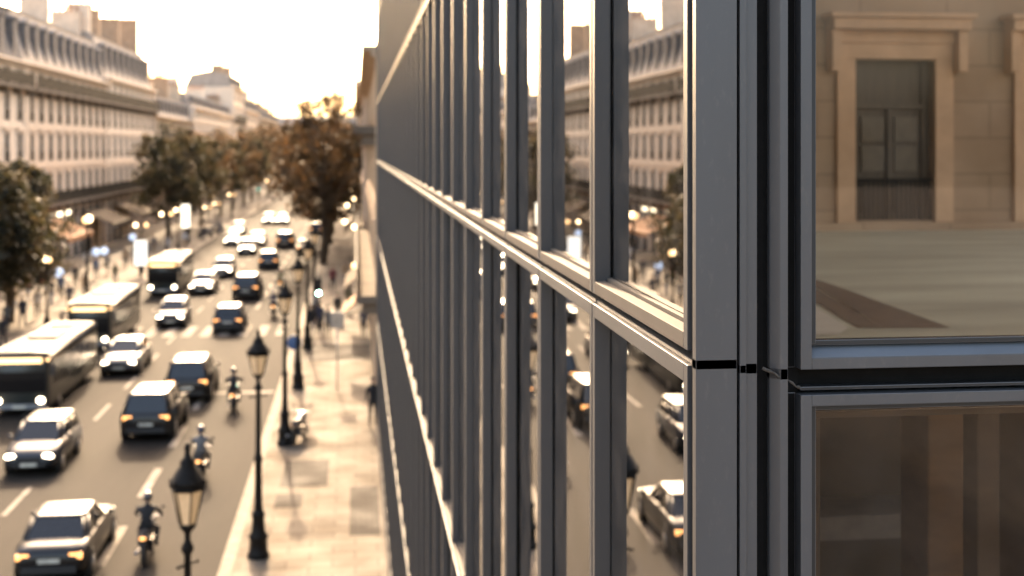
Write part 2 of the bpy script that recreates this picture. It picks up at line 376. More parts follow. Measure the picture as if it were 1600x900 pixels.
# ------------------------------------------------------------------ the glass office building
B = thing('glass_office_building', 'modern glass office building with grey aluminium frames filling the right half', 'building', (0, 0, 0))
PIT, Y0 = 1.19, 2.835
BANDS = [CZ + z for z in (-9.15, -6.1, -3.12, -0.475, 1.58, 4.4, 7.2, 10.0)]
NB = 36
def unit_meshes(h):
    """one facade window of the street side: x into the building, y along it, z up from the band line"""
    a, b = 0.008, PIT - 0.008; SW = 0.036; D1, G1 = 0.050, 0.054
    f = MB(); zt = h - 0.012
    f.box(0, D1, a, a+SW, 0.012, zt-0.010); f.box(0, D1, b-SW, b, 0.012, zt-0.010)                    # outer stiles
    f.box(0, D1, a+SW, b-SW, zt-0.052, zt-0.010)                                                      # head
    f.box(0.014, D1, a+0.004, b-0.004, zt-0.0095, zt)                                                 # drip lip on the head
    f.box(D1, G1+0.02, a+0.006, a+SW-0.004, 0.012, zt, 1); f.box(D1, G1+0.02, b-SW+0.004, b-0.006, 0.012, zt, 1) # gaskets
    f.box(D1, G1+0.02, a+SW-0.004, b-SW+0.004, zt-0.040, zt, 1)
    f.box(G1+0.021, 0.13, a, a+SW, 0.03, zt, 2); f.box(G1+0.021, 0.13, b-SW, b, 0.03, zt, 2)          # frame behind the glass
    f.box(0.03, 0.13, -0.006, a-0.001, 0.0, h, 1)                                                     # joint between neighbours
    f.box(0.05, 0.14, 0.0, PIT, -0.011, 0.011, 1)
    s = MB()
    s.prism([(0, 0.012), (0, 0.050), (0.034, 0.054), (0.034, 0.012)], a+SW+0.0005, b-SW-0.0005)
    s.box(0.0345, 0.0395, a+SW+0.002, b-SW-0.002, 0.014, 0.050, 1); s.prism([(0.040, 0.03), (0.040, 0.062), (0.0535, 0.064), (0.0535, 0.03)], a+SW+0.0015, b-SW-0.0015)
    p = MB(); p.box(0.0545, 0.0605, a+SW-0.0035, b-SW+0.0035, 0.054, zt-0.0405)
    return f, s, p
inds = set()
for k in range(NB): inds.add((3, k)); inds.add((2, k))
for k in range(4, 31): inds.add((1, k))
far = MB()
for r in range(len(BANDS)-1):
    h = BANDS[r+1] - BANDS[r]
    f, s, p = unit_meshes(h)
    fm = f.mesh('window_frame', [M_ALU, M_GASKET, M_ALU2], bevel=0.0018); smh = s.mesh('sill', [M_SILL, M_GASKET], bevel=0.0018); pm = p.mesh('pane', M_GLASS)
    for k in range(NB):
        y = Y0 + k*PIT
        if (r, k) in inds:
            o = inst('window_frame', fm, B, (XF, y, BANDS[r])); inst('sill', smh, o); inst('pane', pm, o, (random.uniform(-.0012, .0012), 0, 0), R(random.gauss(0, 0.13)))
        else:
            for q, ms in ((f, (0, 1, 2)), (s, (3, 1)), (p, (4,))):
                off = len(far.v); far.v += [(v[0]+XF, v[1]+y, v[2]+BANDS[r]) for v in q.v]
                for fc, mi in zip(q.f, q.m): far.f.append(tuple(i+off for i in fc)); far.m.append(ms[mi]); far.sm.append(False)
o = far.build('facade_windows', [M_ALU, M_GASKET, M_ALU2, M_SILL, M_GLASS], B); o['kind'] = 'stuff'
YE = Y0 + NB*PIT
# plinth, roof edge, end wall, floor slabs, dark backing added to keep reflections strong
m = MB(); m.box(XF+0.003, XF+0.2, Y0-0.05, YE, -0.01, BANDS[0]-0.014); m.build('plinth', M_ALU, B, bevel=0.004)
m = MB(); m.box(XF-0.03, 14, Y0-0.05, YE+0.2, BANDS[-1]+0.002, BANDS[-1]+0.9); m.box(XF+0.14, 14, YE+0.02, YE+0.3, 0, BANDS[-1]); m.build('roof_edge', M_ALU, B)
m = MB(); m.box(1.36, 1.5, 4.15, YE, 0.02, BANDS[-1]); m.build('office_partition', M_DARK, B)
m = MB()
for z in BANDS[:-1]: m.box(XF+0.145, 1.355, Y0+0.1, YE, z-0.09, z+0.004) if abs(z-BANDS[3]) > .01 else m.box(XF+0.145, 1.355, 4.15, YE, z-0.09, z+0.004)
m.build('floor_slab', M_CONC, B)
# ---- corner and front face (plane Y = YC)
YC = 2.78
def split(fn, name, parent, gap_lo, gap_hi, mats, bevel=0.0016):
    """one corner profile per storey: the joint at eye level is the one in the picture"""
    for i in range(len(BANDS)-1):
        lo = BANDS[i] + (CZ + gap_hi - BANDS[3]); hi = BANDS[i+1] + (CZ + gap_lo - BANDS[3])
        q = MB(); fn(q, lo, hi); q.build(name, mats, parent, bevel)
split(lambda q, a, b: q.box(0.752, 0.846, YC-0.004, YC+0.026, a, b), 'corner_cover', B, -0.473, -0.496, M_ALU)
split(lambda q, a, b: (q.box(0.852, 0.867, YC-0.006, YC+0.03, a, b), q.box(0.8672, 0.895, YC+0.004, YC+0.03, a-0.003, b+0.002)), 'corner_profile', B, -0.486, -0.506, M_ALU)
split(lambda q, a, b: q.prism([(0.926, YC+0.03), (0.926, YC+0.012), (0.944, YC-0.010), (0.962, YC-0.010), (0.962, YC+0.03)], a, b, 'z'), 'corner_fin', B, -0.497, -0.520, M_ALU)
m = MB(); m.box(0.757, 1.0, YC+0.031, YC+0.05, 0.02, BANDS[-1]); m.box(0.8464, 0.8516, YC+0.006, YC+0.030, 0.02, BANDS[-1]); m.build('corner_backing', M_GASKET, B)
rj = random.Random(4)
m = MB(); m.tube([(0.905 + i*0.0085, YC - 0.002 - rj.uniform(0, .006), CZ - 0.492 - i*0.0048 + rj.uniform(-.003, .003)) for i in range(11)], [0.0015 + rj.uniform(0, .0032) for i in range(11)], 7)
m.build('sealant_bead', mat('old_sealant', (0.05, 0.043, 0.036), 0.9, var=0.5, scale=120), B)
WX0, WW = 0.993, 1.55
def front_frame(h):
    f = MB(); a, b = 0.0, WW-0.03; FW = 0.026; lo, hi = -0.025, h - 0.082
    f.box(a, a+FW, YC-0.006, YC+0.045, lo, hi); f.box(b-FW, b, YC-0.006, YC+0.045, lo, hi)
    f.box(a+FW, b-FW, YC-0.006, YC+0.045, hi-0.026, hi); f.box(a+FW, b-FW, YC-0.006, YC+0.045, lo, lo+0.026)
    f.box(a+FW, a+FW+0.016, YC+0.012, YC+0.046, lo+0.055, hi-0.027, 1); f.box(b-FW-0.016, b-FW, YC+0.012, YC+0.046, lo+0.055, hi-0.027, 1)
    f.box(a+FW+0.016, b-FW-0.016, YC+0.02, YC+0.046, hi-0.040, hi-0.027, 1)
    f.box(a+0.004, b-0.004, YC+0.008, YC+0.04, hi+0.008, hi+0.016, 1); f.box(a+FW, b-FW, YC+0.02, YC+0.046, lo+0.050, lo+0.062, 1)
    f.box(-0.029, b+0.03, YC+0.047, YC+0.06, hi-0.01, h+0.004, 2); f.box(-0.029, -0.001, YC+0.028, YC+0.05, lo, hi, 2)
    s = MB(); s.prism([(YC-0.004, lo+0.0262), (YC-0.004, lo+0.0268), (YC+0.040, lo+0.050), (YC+0.040, lo+0.0262)], a+FW+0.0005, b-FW-0.0005, 'x')
    p = MB(); p.box(a+FW+0.001, b-FW-0.001, YC+0.030, YC+0.037, lo+0.052, hi-0.030)
    return f, s, p
for r in range(len(BANDS)-1):
    h = BANDS[r+1] - BANDS[r]; f, s, p = front_frame(h)
    fm = f.mesh('window_frame', [M_ALU, M_ALU2, M_GASKET], bevel=0.0016); smh = s.mesh('sill', [metal_mat('pale_front_sill', (0.15, 0.17, 0.195))]); pm = p.mesh('pane', M_GLASS2)
    for c in range(3):
        o = inst('window_frame', fm, B, (WX0 + c*WW, 0, BANDS[r])); inst('sill', smh, o); inst('pane', pm, o)
# ---- reflection in the front glass, built solid behind it: floor, stone wall, tall windows
YW = 15.5; FZ = CZ - 1.05
m = MB(); m.box(1.52, 14, 6.55, YW+0.5, FZ-0.22, FZ); m.build('court_floor', mat('court_floor_stone', (0.64, 0.63, 0.50), 0.7, var=0.28, scale=0.8, stretch=(0.4, 2.0, 1)), B)
def fl(u, v): 
    p = at(u, v, FZ + 0.004); return (p.x, p.y, p.z)
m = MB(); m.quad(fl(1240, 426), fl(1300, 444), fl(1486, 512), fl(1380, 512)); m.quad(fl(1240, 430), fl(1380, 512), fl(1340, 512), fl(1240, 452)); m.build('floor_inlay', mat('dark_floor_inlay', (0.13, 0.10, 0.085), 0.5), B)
xs = [x_at(1334, YW), x_at(1458, YW)]; ww = xs[1]-xs[0]; cx = sum(xs)/2
step = x_at(1552+100, YW) - cx + 0.15
zo0, zo1 = CZ - 0.93, CZ + 1.11
m = MB(); piers = [1.52]
for i in range(-1, 3): piers += [cx + i*step - ww/2, cx + i*step + ww/2]
piers.append(14)
for i in range(0, len(piers), 2):
    if piers[i+1] > piers[i]: m.box(piers[i], piers[i+1], YW, YW+0.5, zo0, zo1)
m.box(1.52, 14, YW, YW+0.5, FZ, zo0); m.box(1.52, 14, YW, YW+0.5, zo1, CZ+5.2)
m.box(1.52, 14, YW-0.10, YW-0.002, FZ+0.001, FZ+0.10)
m.build('court_wall', M_REFL2, B)
for i in range(-1, 3):
    c = cx + i*step
    q = MB(); t = 0.24
    q.box(c-ww/2-t, c-ww/2, YW-0.07, YW-0.001, FZ+0.10, zo1); q.box(c+ww/2, c+ww/2+t, YW-0.07, YW-0.001, FZ+0.10, zo1)
    q.box(c-ww/2-t, c+ww/2+t, YW-0.07, YW-0.001, zo1, zo1+0.20); q.box(c-ww/2-t-.03, c+ww/2+t+.03, YW-0.10, YW-0.001, zo1+0.201, zo1+0.36)
    q.box(c-ww/2-t-0.13, c+ww/2+t+0.13, YW-0.30, YW-0.001, zo1+0.361, zo1+0.50); q.box(c-ww/2-t-0.18, c+ww/2+t+0.18, YW-0.36, YW-0.001, zo1+0.501, zo1+0.56)
    for sgn in (-1, 1): q.box(c+sgn*(ww/2+t+0.06)-0.06, c+sgn*(ww/2+t+0.06)+0.06, YW-0.22, YW-0.001, zo1-0.16, zo1+0.36)
    o = q.build('stone_surround', M_REFL, B, bevel=0.012)
    d = MB(); d.box(c-ww/2, c+ww/2, YW+0.16, YW+0.2, zo0, zo1)
    d.box(c-ww/2, c+ww/2, YW+0.10, YW+0.158, zo1-0.62, zo1-0.55); d.box(c-0.035, c+0.035, YW+0.10, YW+0.158, zo0, zo1-0.621)
    for sg in (-1, 1):
        d.box(c+sg*(ww/2-0.05)-0.05, c+sg*(ww/2-0.05)+0.05, YW+0.11, YW+0.158, zo0, zo1)
        for a, b in ((zo0+0.1, zo0+0.52), (zo0+0.62, zo0+0.95), (zo0+1.0, zo0+1.32)):
            d.box(c+sg*0.22-0.15, c+sg*0.22+0.15, YW+0.13, YW+0.158, a, b, 1 if a > zo0+0.3 else 0)
    d.build('tall_window', [M_WOOD, mat('dim_inner_glass', (0.10, 0.085, 0.068), 0.3)], o)
    rl = MB(); rl.box(c-ww/2, c+ww/2, YW+0.03, YW+0.06, zo0+0.5, zo0+0.535)
    for j in range(17): x = c-ww/2 + ww*(j+0.5)/17; rl.box(x-0.008, x+0.008, YW+0.035, YW+0.055, zo0, zo0+0.499)
    rl.build('balcony_rail', M_RAIL, o)
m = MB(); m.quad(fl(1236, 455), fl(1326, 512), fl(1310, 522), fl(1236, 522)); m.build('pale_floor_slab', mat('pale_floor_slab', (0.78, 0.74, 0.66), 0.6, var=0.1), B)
# ---- the room below, its dimness put into darkened wall and column colours
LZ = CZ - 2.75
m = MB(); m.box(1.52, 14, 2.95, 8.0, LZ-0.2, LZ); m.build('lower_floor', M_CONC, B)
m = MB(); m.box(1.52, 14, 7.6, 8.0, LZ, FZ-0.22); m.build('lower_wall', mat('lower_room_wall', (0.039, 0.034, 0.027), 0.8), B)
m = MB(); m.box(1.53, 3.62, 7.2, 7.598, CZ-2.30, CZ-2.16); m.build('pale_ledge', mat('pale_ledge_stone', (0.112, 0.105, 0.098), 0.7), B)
def colm(u0, u1, Y, mm, name, dz=0.0):
    q = MB(); q.box(x_at(u0, Y), x_at(u1, Y), Y, Y+0.25, LZ, CZ-0.97-dz); return q.build(name, mm, B, bevel=0.01)
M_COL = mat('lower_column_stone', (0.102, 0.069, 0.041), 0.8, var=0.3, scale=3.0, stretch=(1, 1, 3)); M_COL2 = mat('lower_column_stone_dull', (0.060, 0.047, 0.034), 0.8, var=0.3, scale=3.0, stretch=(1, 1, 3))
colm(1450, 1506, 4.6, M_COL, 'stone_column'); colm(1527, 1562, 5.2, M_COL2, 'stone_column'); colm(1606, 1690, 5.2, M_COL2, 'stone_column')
m = MB(); m.box(1.06, 2.6, YC+0.20, YC+0.215, CZ-0.655, CZ-0.640); m.box(1.085, 1.115, YC+0.20, YC+0.215, LZ, CZ-0.656); m.build('blind_rail', M_ALU, B)

# ------------------------------------------------------------------ stone apartment houses
def house(label, side, y0, y1, xf, floors, mans, roofm, wallm, awn=None, ad=3.2, bayw=3.6, chim=3, lamps=(), bal=(1, 4), depth=12.0, shoplit=(), name='apartment_building', grp=None, setback=0.0):
    L = y1 - y0
    T = thing(name, label, 'building', (xf, y0, 0) if side > 0 else (xf, y1, 0), 0 if side > 0 else math.pi, grp)
    n = max(2, round(L/bayw)); bw = L/n
    wall = MB(); wn = MB(); z = 0.0; top = sum(floors); W = 1.4
    wall.box(-depth, -0.42, 0.02, L-0.02, 0.0, top)
    wins = []
    for i, fh in enumerate(floors):
        if i == 0:
            z += fh; continue
        hh = fh*0.70 if fh > 2.4 else fh*0.62; s0 = z + fh*0.10 if i in bal else z + fh*0.16; s1 = s0 + hh
        edges = [0.0]
        for k in range(n): c = (k+0.5)*bw; edges += [c-W/2, c+W/2]
        edges.append(L)
        for k in range(0, len(edges), 2): wall.box(-0.42, 0, edges[k], edges[k+1], s0, s1)
        wall.box(-0.42, 0, 0, L, z, s0); wall.box(-0.42, 0, 0, L, s1, z+fh)
        for k in range(n):
            c = (k+0.5)*bw
            wall.box(0.0, 0.07, c-W/2-0.2, c-W/2, s0, s1+0.18); wall.box(0.0, 0.07, c+W/2, c+W/2+0.2, s0, s1+0.18); wall.box(0.0, 0.07, c-W/2, c+W/2, s1, s1+0.18)
            if fh > 2.4: wall.box(0.0, 0.22, c-W/2-0.3, c+W/2+0.3, s1+0.181, s1+0.32)
            wins.append((c, s0, hh))
        if i not in bal: wall.box(0.0, 0.12, 0, L, z-0.08, z+0.14)
        z += fh
    # cornice under the roof and pilasters at the ends
    wall.box(0.0, 0.30, -0.0, L, top-0.34, top-0.14); wall.box(0.0, 0.62, -0.0, L, top-0.139, top+0.05)
    for e in (0.02, L-0.72): wall.box(0.0, 0.14, e, e+0.7, floors[0], top-0.35)
    # ground floor: stone piers
    for k in range(n+1):
        c = min(max(k*bw, 0.4), L-0.4); wall.box(-0.42, 0.06, c-0.4, c+0.4, 0, floors[0]-0.8)
    wall.box(-0.42, 0.05, 0, L, floors[0]-0.8, floors[0])
    wall.build('wall', wallm, T)
    meshes = {}
    for c, s0, hh in wins:
        key = round(hh, 2)
        if key not in meshes:
            q = MB(); q.box(-0.14, -0.10, -W/2, W/2, 0, hh, 1)
            q.box(-0.099, -0.07, -W/2, -W/2+0.08, 0, hh); q.box(-0.099, -0.07, W/2-0.08, W/2, 0, hh); q.box(-0.099, -0.07, -0.04, 0.04, 0, hh)
            for t in (0.0, 0.36, 0.70): q.box(-0.099, -0.075, -W/2+0.08, W/2-0.08, hh*t+0.01, hh*t+0.07)
            q.box(-0.099, -0.072, -W/2+0.08, W/2-0.08, hh-0.09, hh)
            q.box(0.03, 0.06, -W/2, W/2, 0.78, 0.83, 2)
            for j in range(9): yy = -W/2 + W*(j+0.5)/9; q.box(0.035, 0.055, yy-0.02, yy+0.02, 0.02, 0.78, 2)
            meshes[key] = q.mesh('window', [M_FRAME, M_WIN, M_RAIL])
        inst('window', meshes[key], T, (0, c, s0))
    # shop fronts
    for k in range(n):
        q = MB(); a, b = k*bw+0.42, (k+1)*bw-0.42
        if k == 0: a = 0.82
        if k == n-1: b = L-0.82
        q.box(-0.36, -0.30, a, b, 0.7, floors[0]-0.82, 1); q.box(-0.36, -0.12, a, b, 0.0, 0.699); q.box(-0.299, -0.2, (a+b)/2-0.06, (a+b)/2+0.06, 0.7, floors[0]-0.82)
        q.box(-0.28, 0.02, a, b, floors[0]-1.45, floors[0]-0.83)
        o = q.build('shopfront', [M_SHOP, M_WIN], T)
        if k in shoplit:
            e = MB(); e.box(0.021, 0.07, a+0.4, b-0.4, floors[0]-1.32, floors[0]-0.95); e.build('shop_sign', M_SHOPL, o)
    for (k0, k1, mm) in (awn or ()):
        q = MB(); a, b = k0*bw+0.1, k1*bw-0.1; zt = 3.9
        q.prism([(0.08, zt), (0.08, zt-0.06), (ad, zt-1.25), (ad+.02, zt-1.2)], a, b); q.box(ad-.03, ad+.02, a, b, zt-1.6, zt-1.252)
        o = q.build('awning', mm, T)
        for yy in (a+0.15, b-0.15):
            e = MB(); e.tube([(0.1, yy, zt-0.9), (ad-.1, yy, zt-1.3)], 0.03); e.build('awning_arm', M_RAIL, o)
    # balconies on the named storeys
    z = 0.0
    for i, fh in enumerate(floors):
        if i in bal:
            q = MB(); q.box(0.0, 0.85, 0.15, L-0.15, z-0.22, z+0.06)
            for k in range(n+1): c = min(max(k*bw, 0.5), L-0.5); q.box(0.0, 0.6, c-0.13, c+0.13, z-0.62, z-0.221)
            o = q.build('balcony', mat('weathered_balcony_stone', (0.17, 0.14, 0.11), 0.9, spec=0.05, var=0.25, scale=0.8), T)  # darkened stone: tempers the sunlit tops, soffit shade put into the colour
            e = MB(); e.box(0.78, 0.83, 0.17, L-0.17, z+0.98, z+1.04); e.box(0.79, 0.82, 0.17, L-0.17, z+0.16, z+0.20)
            yy = 0.2
            while yy < L-0.2: e.box(0.795, 0.815, yy, yy+0.035, z+0.061, z+0.979); yy += 0.17
            yy = 0.2
            while yy < L-0.4: e.box(0.797, 0.813, yy, yy+0.27, z+0.22, z+0.92); yy += 0.34
            e.build('railing', M_RAIL, o)
        z += fh
    # mansard roof, dormers, chimneys
    q = MB(); zr = top + 0.051; sb = setback
    q.prism([(-0.15-sb, zr), (-1.35-sb, zr+mans*0.78), (-1.25-sb, zr+mans*0.82), (-depth*0.5, zr+mans*1.05), (-depth+1.3, zr+mans*0.8), (-depth+0.1, zr)], 0, L)
    rf = q.build('roof', roofm, T)
    dm = MB(); dh = mans*0.62
    dm.box(-1.6-sb, -0.32-sb, -0.62, 0.62, zr+0.35, zr+dh); dm.box(-0.319-sb, -0.30-sb, -0.42, 0.42, zr+0.5, zr+dh-0.12, 1)
    dm.prism([(-0.78, zr+dh), (0.78, zr+dh), (0.5, zr+dh+0.28), (-0.5, zr+dh+0.28)], -1.7-sb, -0.22-sb, 'x', 2)
    dme = dm.mesh('dormer', [M_SLATE, M_DPANEL, roofm])
    for k in range(n): inst('dormer', dme, T, (0, (k+0.5)*bw, 0))
    for c in range(chim):
        yy = (L-1.0) * (c / max(1, chim-1)) + 0.1 if chim > 1 else L*0.5
        q = MB(); hgt = mans*random.uniform(0.35, 0.72); dd = random.uniform(2.2, 3.8); x0 = -1.6 - sb - random.uniform(0, 1.2)
        zb, zt = zr+mans*0.55, zr+mans*1.0+hgt
        q.box(x0-dd, x0, yy, yy+0.85, zb, zt); q.box(x0-dd-0.08, x0+0.08, yy-0.08, yy+0.93, zt, zt+0.16)
        o = q.build('chimney', M_BRICK if random.random() < 0.6 else wallm, T)
        e = MB(); k = int(dd/0.5)
        for j in range(k):
            e.lathe([(0.15, zt+0.161), (0.12, zt+0.55), (0.16, zt+0.6), (0.16, zt+0.72)], (x0-dd+(j+0.5)*dd/k, yy+0.42, 0), 8)
        e.build('chimney_pot', M_TERRA, o)
    for (ly, lz, lx, mm) in lamps:
        q = MB(); q.tube([(0.0, ly, lz+0.25), (lx*0.6, ly, lz+0.42), (lx, ly, lz+0.3)], 0.025); o = q.build('wall_lamp', M_IRON, T)
        e = MB(); e.ball((lx, ly, lz+0.1), 0.14, seg=10, rings=7); e.build('lamp_globe', mm, o)
    return T
HF = [5.2, 3.17, 3.17, 3.16, 1.95]
LH = 'stone apartment houses on the far side of the avenue'; RH = 'stone houses beyond the glass building'
house('cream stone house standing at the edge beside the nearest street tree', 1, 50, 105.6, XB, [5.2, 3.17, 3.17, 3.16, 1.95], 5.2, M_SLATE, M_STONE2, bal=(1, 4), chim=5, grp=LH)
house('long cream house with slanting roof lights and rust awning below', 1, 105.8, 138.7, XB, HF, 5.4, M_ZINC, M_STONE, awn=[(0, 3, M_AWN1), (6, 9, M_AWN2)], chim=3, bayw=3.3, shoplit=(3, 4), bal=(1, 4), grp=LH)
house('narrower cream house with high chimney slabs and the steepest grey roof', 1, 138.9, 171, XB-0.1, [5.2, 3.17, 3.17, 3.16, 2.6], 5.6, M_ZINC, M_STONE2, awn=[(1, 4, M_AWN2)], chim=4, bal=(1, 4), grp=LH)
house('ochre stone house rising behind the broad brown tree', 1, 171.2, 210, XB, [5.0, 3.1, 3.1, 2.9], 3.6, M_ZINC, M_STONE3, chim=4, bal=(1, 3), grp=LH)
house('pale house with bright sloping roof above the tree crowns', 1, 210.2, 274, XB+0.2, [5.0, 3.2, 3.2, 3.0, 2.0], 2.8, M_ZINC, M_STONE2, chim=3, bal=(1,), grp=LH)
house('tall pale house with a blank side wall overtopping its neighbours', 1, 274.2, 300, XB+0.5, [5.0, 3.6, 3.6, 3.6, 3.5, 3.4], 3.2, M_ZINC, M_STONE2, chim=2, bal=(2, 4), depth=10.0, grp=LH)
house('small distant house stepping down behind the tallest pale house', 1, 300.2, 340, XB+1.0, [5.0, 3.5, 3.5, 3.4, 3.2], 3.6, M_ZINC, M_STONE, chim=3, bal=(1,), grp=LH)
house('furthest left house showing between the trees at the street end', 1, 340.2, 420, XB+1.5, [5.0, 3.5, 3.5, 3.4, 2.2], 3.2, M_ZINC, M_STONE3, chim=4, bal=(1,), grp=LH)
house('first stone house past the end of the glass building', -1, YE+0.4, 84, XF+0.1, [4.6, 3.1, 3.0, 2.9], 2.6, M_ZINC, M_STONE3, awn=[(3, 5, M_AWN2), (7, 8, M_AWN1)], ad=1.4, chim=3, bal=(1, 3), grp=RH,
      lamps=[(84-79.0, 5.0, 0.9, M_BULB), (84-62, 4.2, 0.9, M_BULB2)])
house('stone house with wall lamps behind the right hand trees', -1, 84.2, 128, XF-0.1, [4.8, 3.2, 3.2, 3.0], 3.0, M_SLATE, M_STONE, awn=[(2, 4, M_AWN2)], ad=1.6, chim=3, bal=(1, 3), grp=RH,
      lamps=[(128-122, 5.9, 1.1, M_BULB), (128-112, 5.4, 0.8, M_BULB), (128-104, 5.2, 1.3, M_BULB), (128-92, 4.6, 1.4, M_BULB)])
house('hazy stone house furthest along the right pavement', -1, 128.2, 240, XF-0.2, [5.0, 3.2, 3.2, 3.2, 2.0], 3.4, M_ZINC, M_STONE2, chim=5, bal=(1,), grp=RH, lamps=[(30, 5.5, 1.0, M_BULB2), (55, 5.5, 1.0, M_BULB2)])
T = house('broad pale block closing the view at the end of the avenue', -1, 0, 44, 0, [5.0, 3.4, 3.4, 3.4, 2.4], 3.4, M_ZINC, M_STONE2, chim=5, bal=(1,)); T.location = (-30, 462, 0); T.rotation_euler = (0, 0, -math.pi/2)

# ------------------------------------------------------------------ trees
def tree_proto(name, h, w, seed, leafm, label, dens=120):
    rnd = random.Random(seed)
    T = thing(name, label, 'tree')
    t = MB(); th = h*0.34
    t.tube([(0, 0, -0.1), (0.03, 0.02, th*0.5), (0.0, 0.06, th), (0.1, 0.1, h*0.62)], [0.30, 0.22, 0.19, 0.07], 10)
    clumps = []
    for k in range(84):
        while True:
            p = Vector((rnd.uniform(-1, 1), rnd.uniform(-1, 1), rnd.uniform(-1, 1)))
            if 0.25 < p.length < 1.0: break
        zc = h*0.61 + p.z*h*0.39; ww = w/2 * (1.0 if p.z < 0.1 else 0.92)
        c = Vector((p.x*ww, p.y*ww, zc)); clumps.append((c, rnd.uniform(0.55, 1.25)))
    for c, r in clumps[:20]:
        st = Vector((0, 0.04, th*rnd.uniform(0.75, 1.3)))
        mid = st.lerp(c, 0.5) + Vector((0, 0, 0.35)); t.tube([st, mid, c], [0.10, 0.06, 0.02], 6)
    t.build('trunk', M_BARK, T)
    cr = MB()
    for c, r in clumps:
        for j in range(dens):
            d = Vector((rnd.gauss(0, 1), rnd.gauss(0, 1), rnd.gauss(0, 0.75))).normalized() * r * rnd.random()**0.45
            p = c + d; s = rnd.uniform(0.09, 0.21)
            a = Vector((rnd.gauss(0, 1), rnd.gauss(0, 1), rnd.gauss(0, 1))).normalized(); b = a.orthogonal().normalized(); e = a.cross(b)
            cr.add([p - b*s, p + e*s*0.62, p + b*s, p - e*s*0.62], [(0, 1, 2, 3)])
    cr.build('crown', leafm, T)
    return T
tA = tree_proto('plane_tree', 12.8, 9.0, 3, M_LEAF2, '')
tB = tree_proto('plane_tree', 14.6, 9.4, 5, M_LEAF, '')
tC = tree_proto('plane_tree', 9.2, 6.4, 9, M_LEAF2, '')
GL, GR = 'plane trees along the left pavement', 'plane trees along the right kerb'
for pr, x, y, rz, lab, gp, sc in [
    (tC, -19.6, 76, 0.3, 'low dark tree beside the cream corner house at the picture edge', GL, 1.02),
    (tC, -19.6, 70, 1.9, 'low dark tree cut by the picture edge behind the nearest bus', GL, 1.05),
    (tA, -19.5, 138, 0.8, 'broad dark brown tree in front of the steep roofed house', GL, 1.0),
    (tA, -19.2, 152, 2.9, 'brown tree just behind the broad dark one', GL, 0.97),
    (tB, -19.6, 168, 1.2, 'rust tinged tree in front of the ochre house', GL, 0.9),
    (tA, -19.4, 190, 4.0, 'dark tree below the pale house with the bright sloping roof', GL, 0.96),
    (tB, -19.4, 208, 2.2, 'rust tinged tree at the join of the ochre and pale houses', GL, 0.92),
    (tA, -19.2, 226, 5.6, 'dark tree midway along the pale house with the bright roof', GL, 1.0),
    (tB, -19.3, 244, 1.6, 'rust tinged tree near the far end of the bright roofed house', GL, 1.0),
    (tA, -19.5, 264, 5.0, 'dark tree in front of the tall pale house', GL, 1.08),
    (tB, -19.2, 290, 3.7, 'rust tinged tree just beyond the tall pale house', GL, 1.1),
    (tB, -19.0, 318, 0.5, 'hazy tree furthest along the left row', GL, 1.0),
    (tB, -2.7, 111, 0.2, 'tallest tree on the right kerb with sunlit golden top', GR, 1.07),
    (tB, -2.7, 121, 2.6, 'golden brown tree close behind the tallest kerb tree', GR, 0.93),
    (tA, -2.6, 134, 1.1, 'third tree of the right kerb row, darker and rounder', GR, 1.0),
    (tB, -2.6, 150, 3.3, 'fourth tree of the right kerb row leaning over the lanes', GR, 0.95),
    (tA, -2.5, 172, 5.2, 'fifth tree of the right kerb row, half hidden', GR, 1.05),
    (tB, -9.0, 215, 4.1, 'far brown tree standing nearest the middle of the avenue', GR, 1.0),
    (tA, -9.2, 300, 2.0, 'furthest brown tree at the vanishing end of the avenue', GR, 1.1)]:
    o = place(pr, (x, y, 0), rz, lab, gp); o.scale = (sc, sc, sc)

# ------------------------------------------------------------------ street lamps
def lantern_lamp():
    T = thing('street_lamp', '', 'street lamp')
    b = MB(); b.lathe([(0.27, 0), (0.27, 0.10), (0.23, 0.14), (0.21, 0.42), (0.24, 0.46), (0.24, 0.52), (0.17, 0.62), (0.145, 0.95), (0.17, 1.0), (0.17, 1.06), (0.115, 1.16)], seg=14); b.build('base', M_IRON, T)
    p = MB(); p.lathe([(0.115, 1.16), (0.10, 1.3), (0.085, 2.3), (0.11, 2.34), (0.11, 2.42), (0.075, 2.5), (0.058, 4.05), (0.10, 4.1), (0.10, 4.16), (0.05, 4.24), (0.05, 4.34), (0.13, 4.42), (0.14, 4.46)], seg=14)
    p.tube([(-0.2, 0, 3.92), (0.2, 0, 3.92)], 0.022, 6); p.ball((-0.21, 0, 3.92), 0.03, seg=8, rings=5); p.ball((0.21, 0, 3.92), 0.03, seg=8, rings=5)
    p.build('post', M_IRON, T)
    l = MB()
    for k in range(6):
        a = k*math.pi/3; l.tube([(0.13*math.cos(a), 0.13*math.sin(a), 4.45), (0.25*math.cos(a), 0.25*math.sin(a), 4.93)], 0.014, 5)
    l.lathe([(0.14, 4.43), (0.155, 4.455), (0.14, 4.47)], seg=6, smooth=False)
    l.lathe([(0.27, 4.92), (0.30, 4.95), (0.27, 4.99)], seg=6, smooth=False); o = l.build('lantern', M_IRON, T)
    g_ = MB(); g_.lathe([(0.12, 4.47), (0.235, 4.92)], seg=6, smooth=False); g_.build('lantern_glass', M_LANT, o)
    c = MB(); c.lathe([(0.30, 4.99), (0.27, 5.06), (0.17, 5.20), (0.12, 5.24), (0.13, 5.30), (0.06, 5.36), (0.04, 5.44), (0.06, 5.48), (0.02, 5.56)], seg=14)
    for k in range(6):
        a = k*math.pi/3; c.ball((0.27*math.cos(a), 0.27*math.sin(a), 5.04), 0.04, seg=6, rings=4)
    c.build('cap', M_IRON, T)
    return T
lp = lantern_lamp()
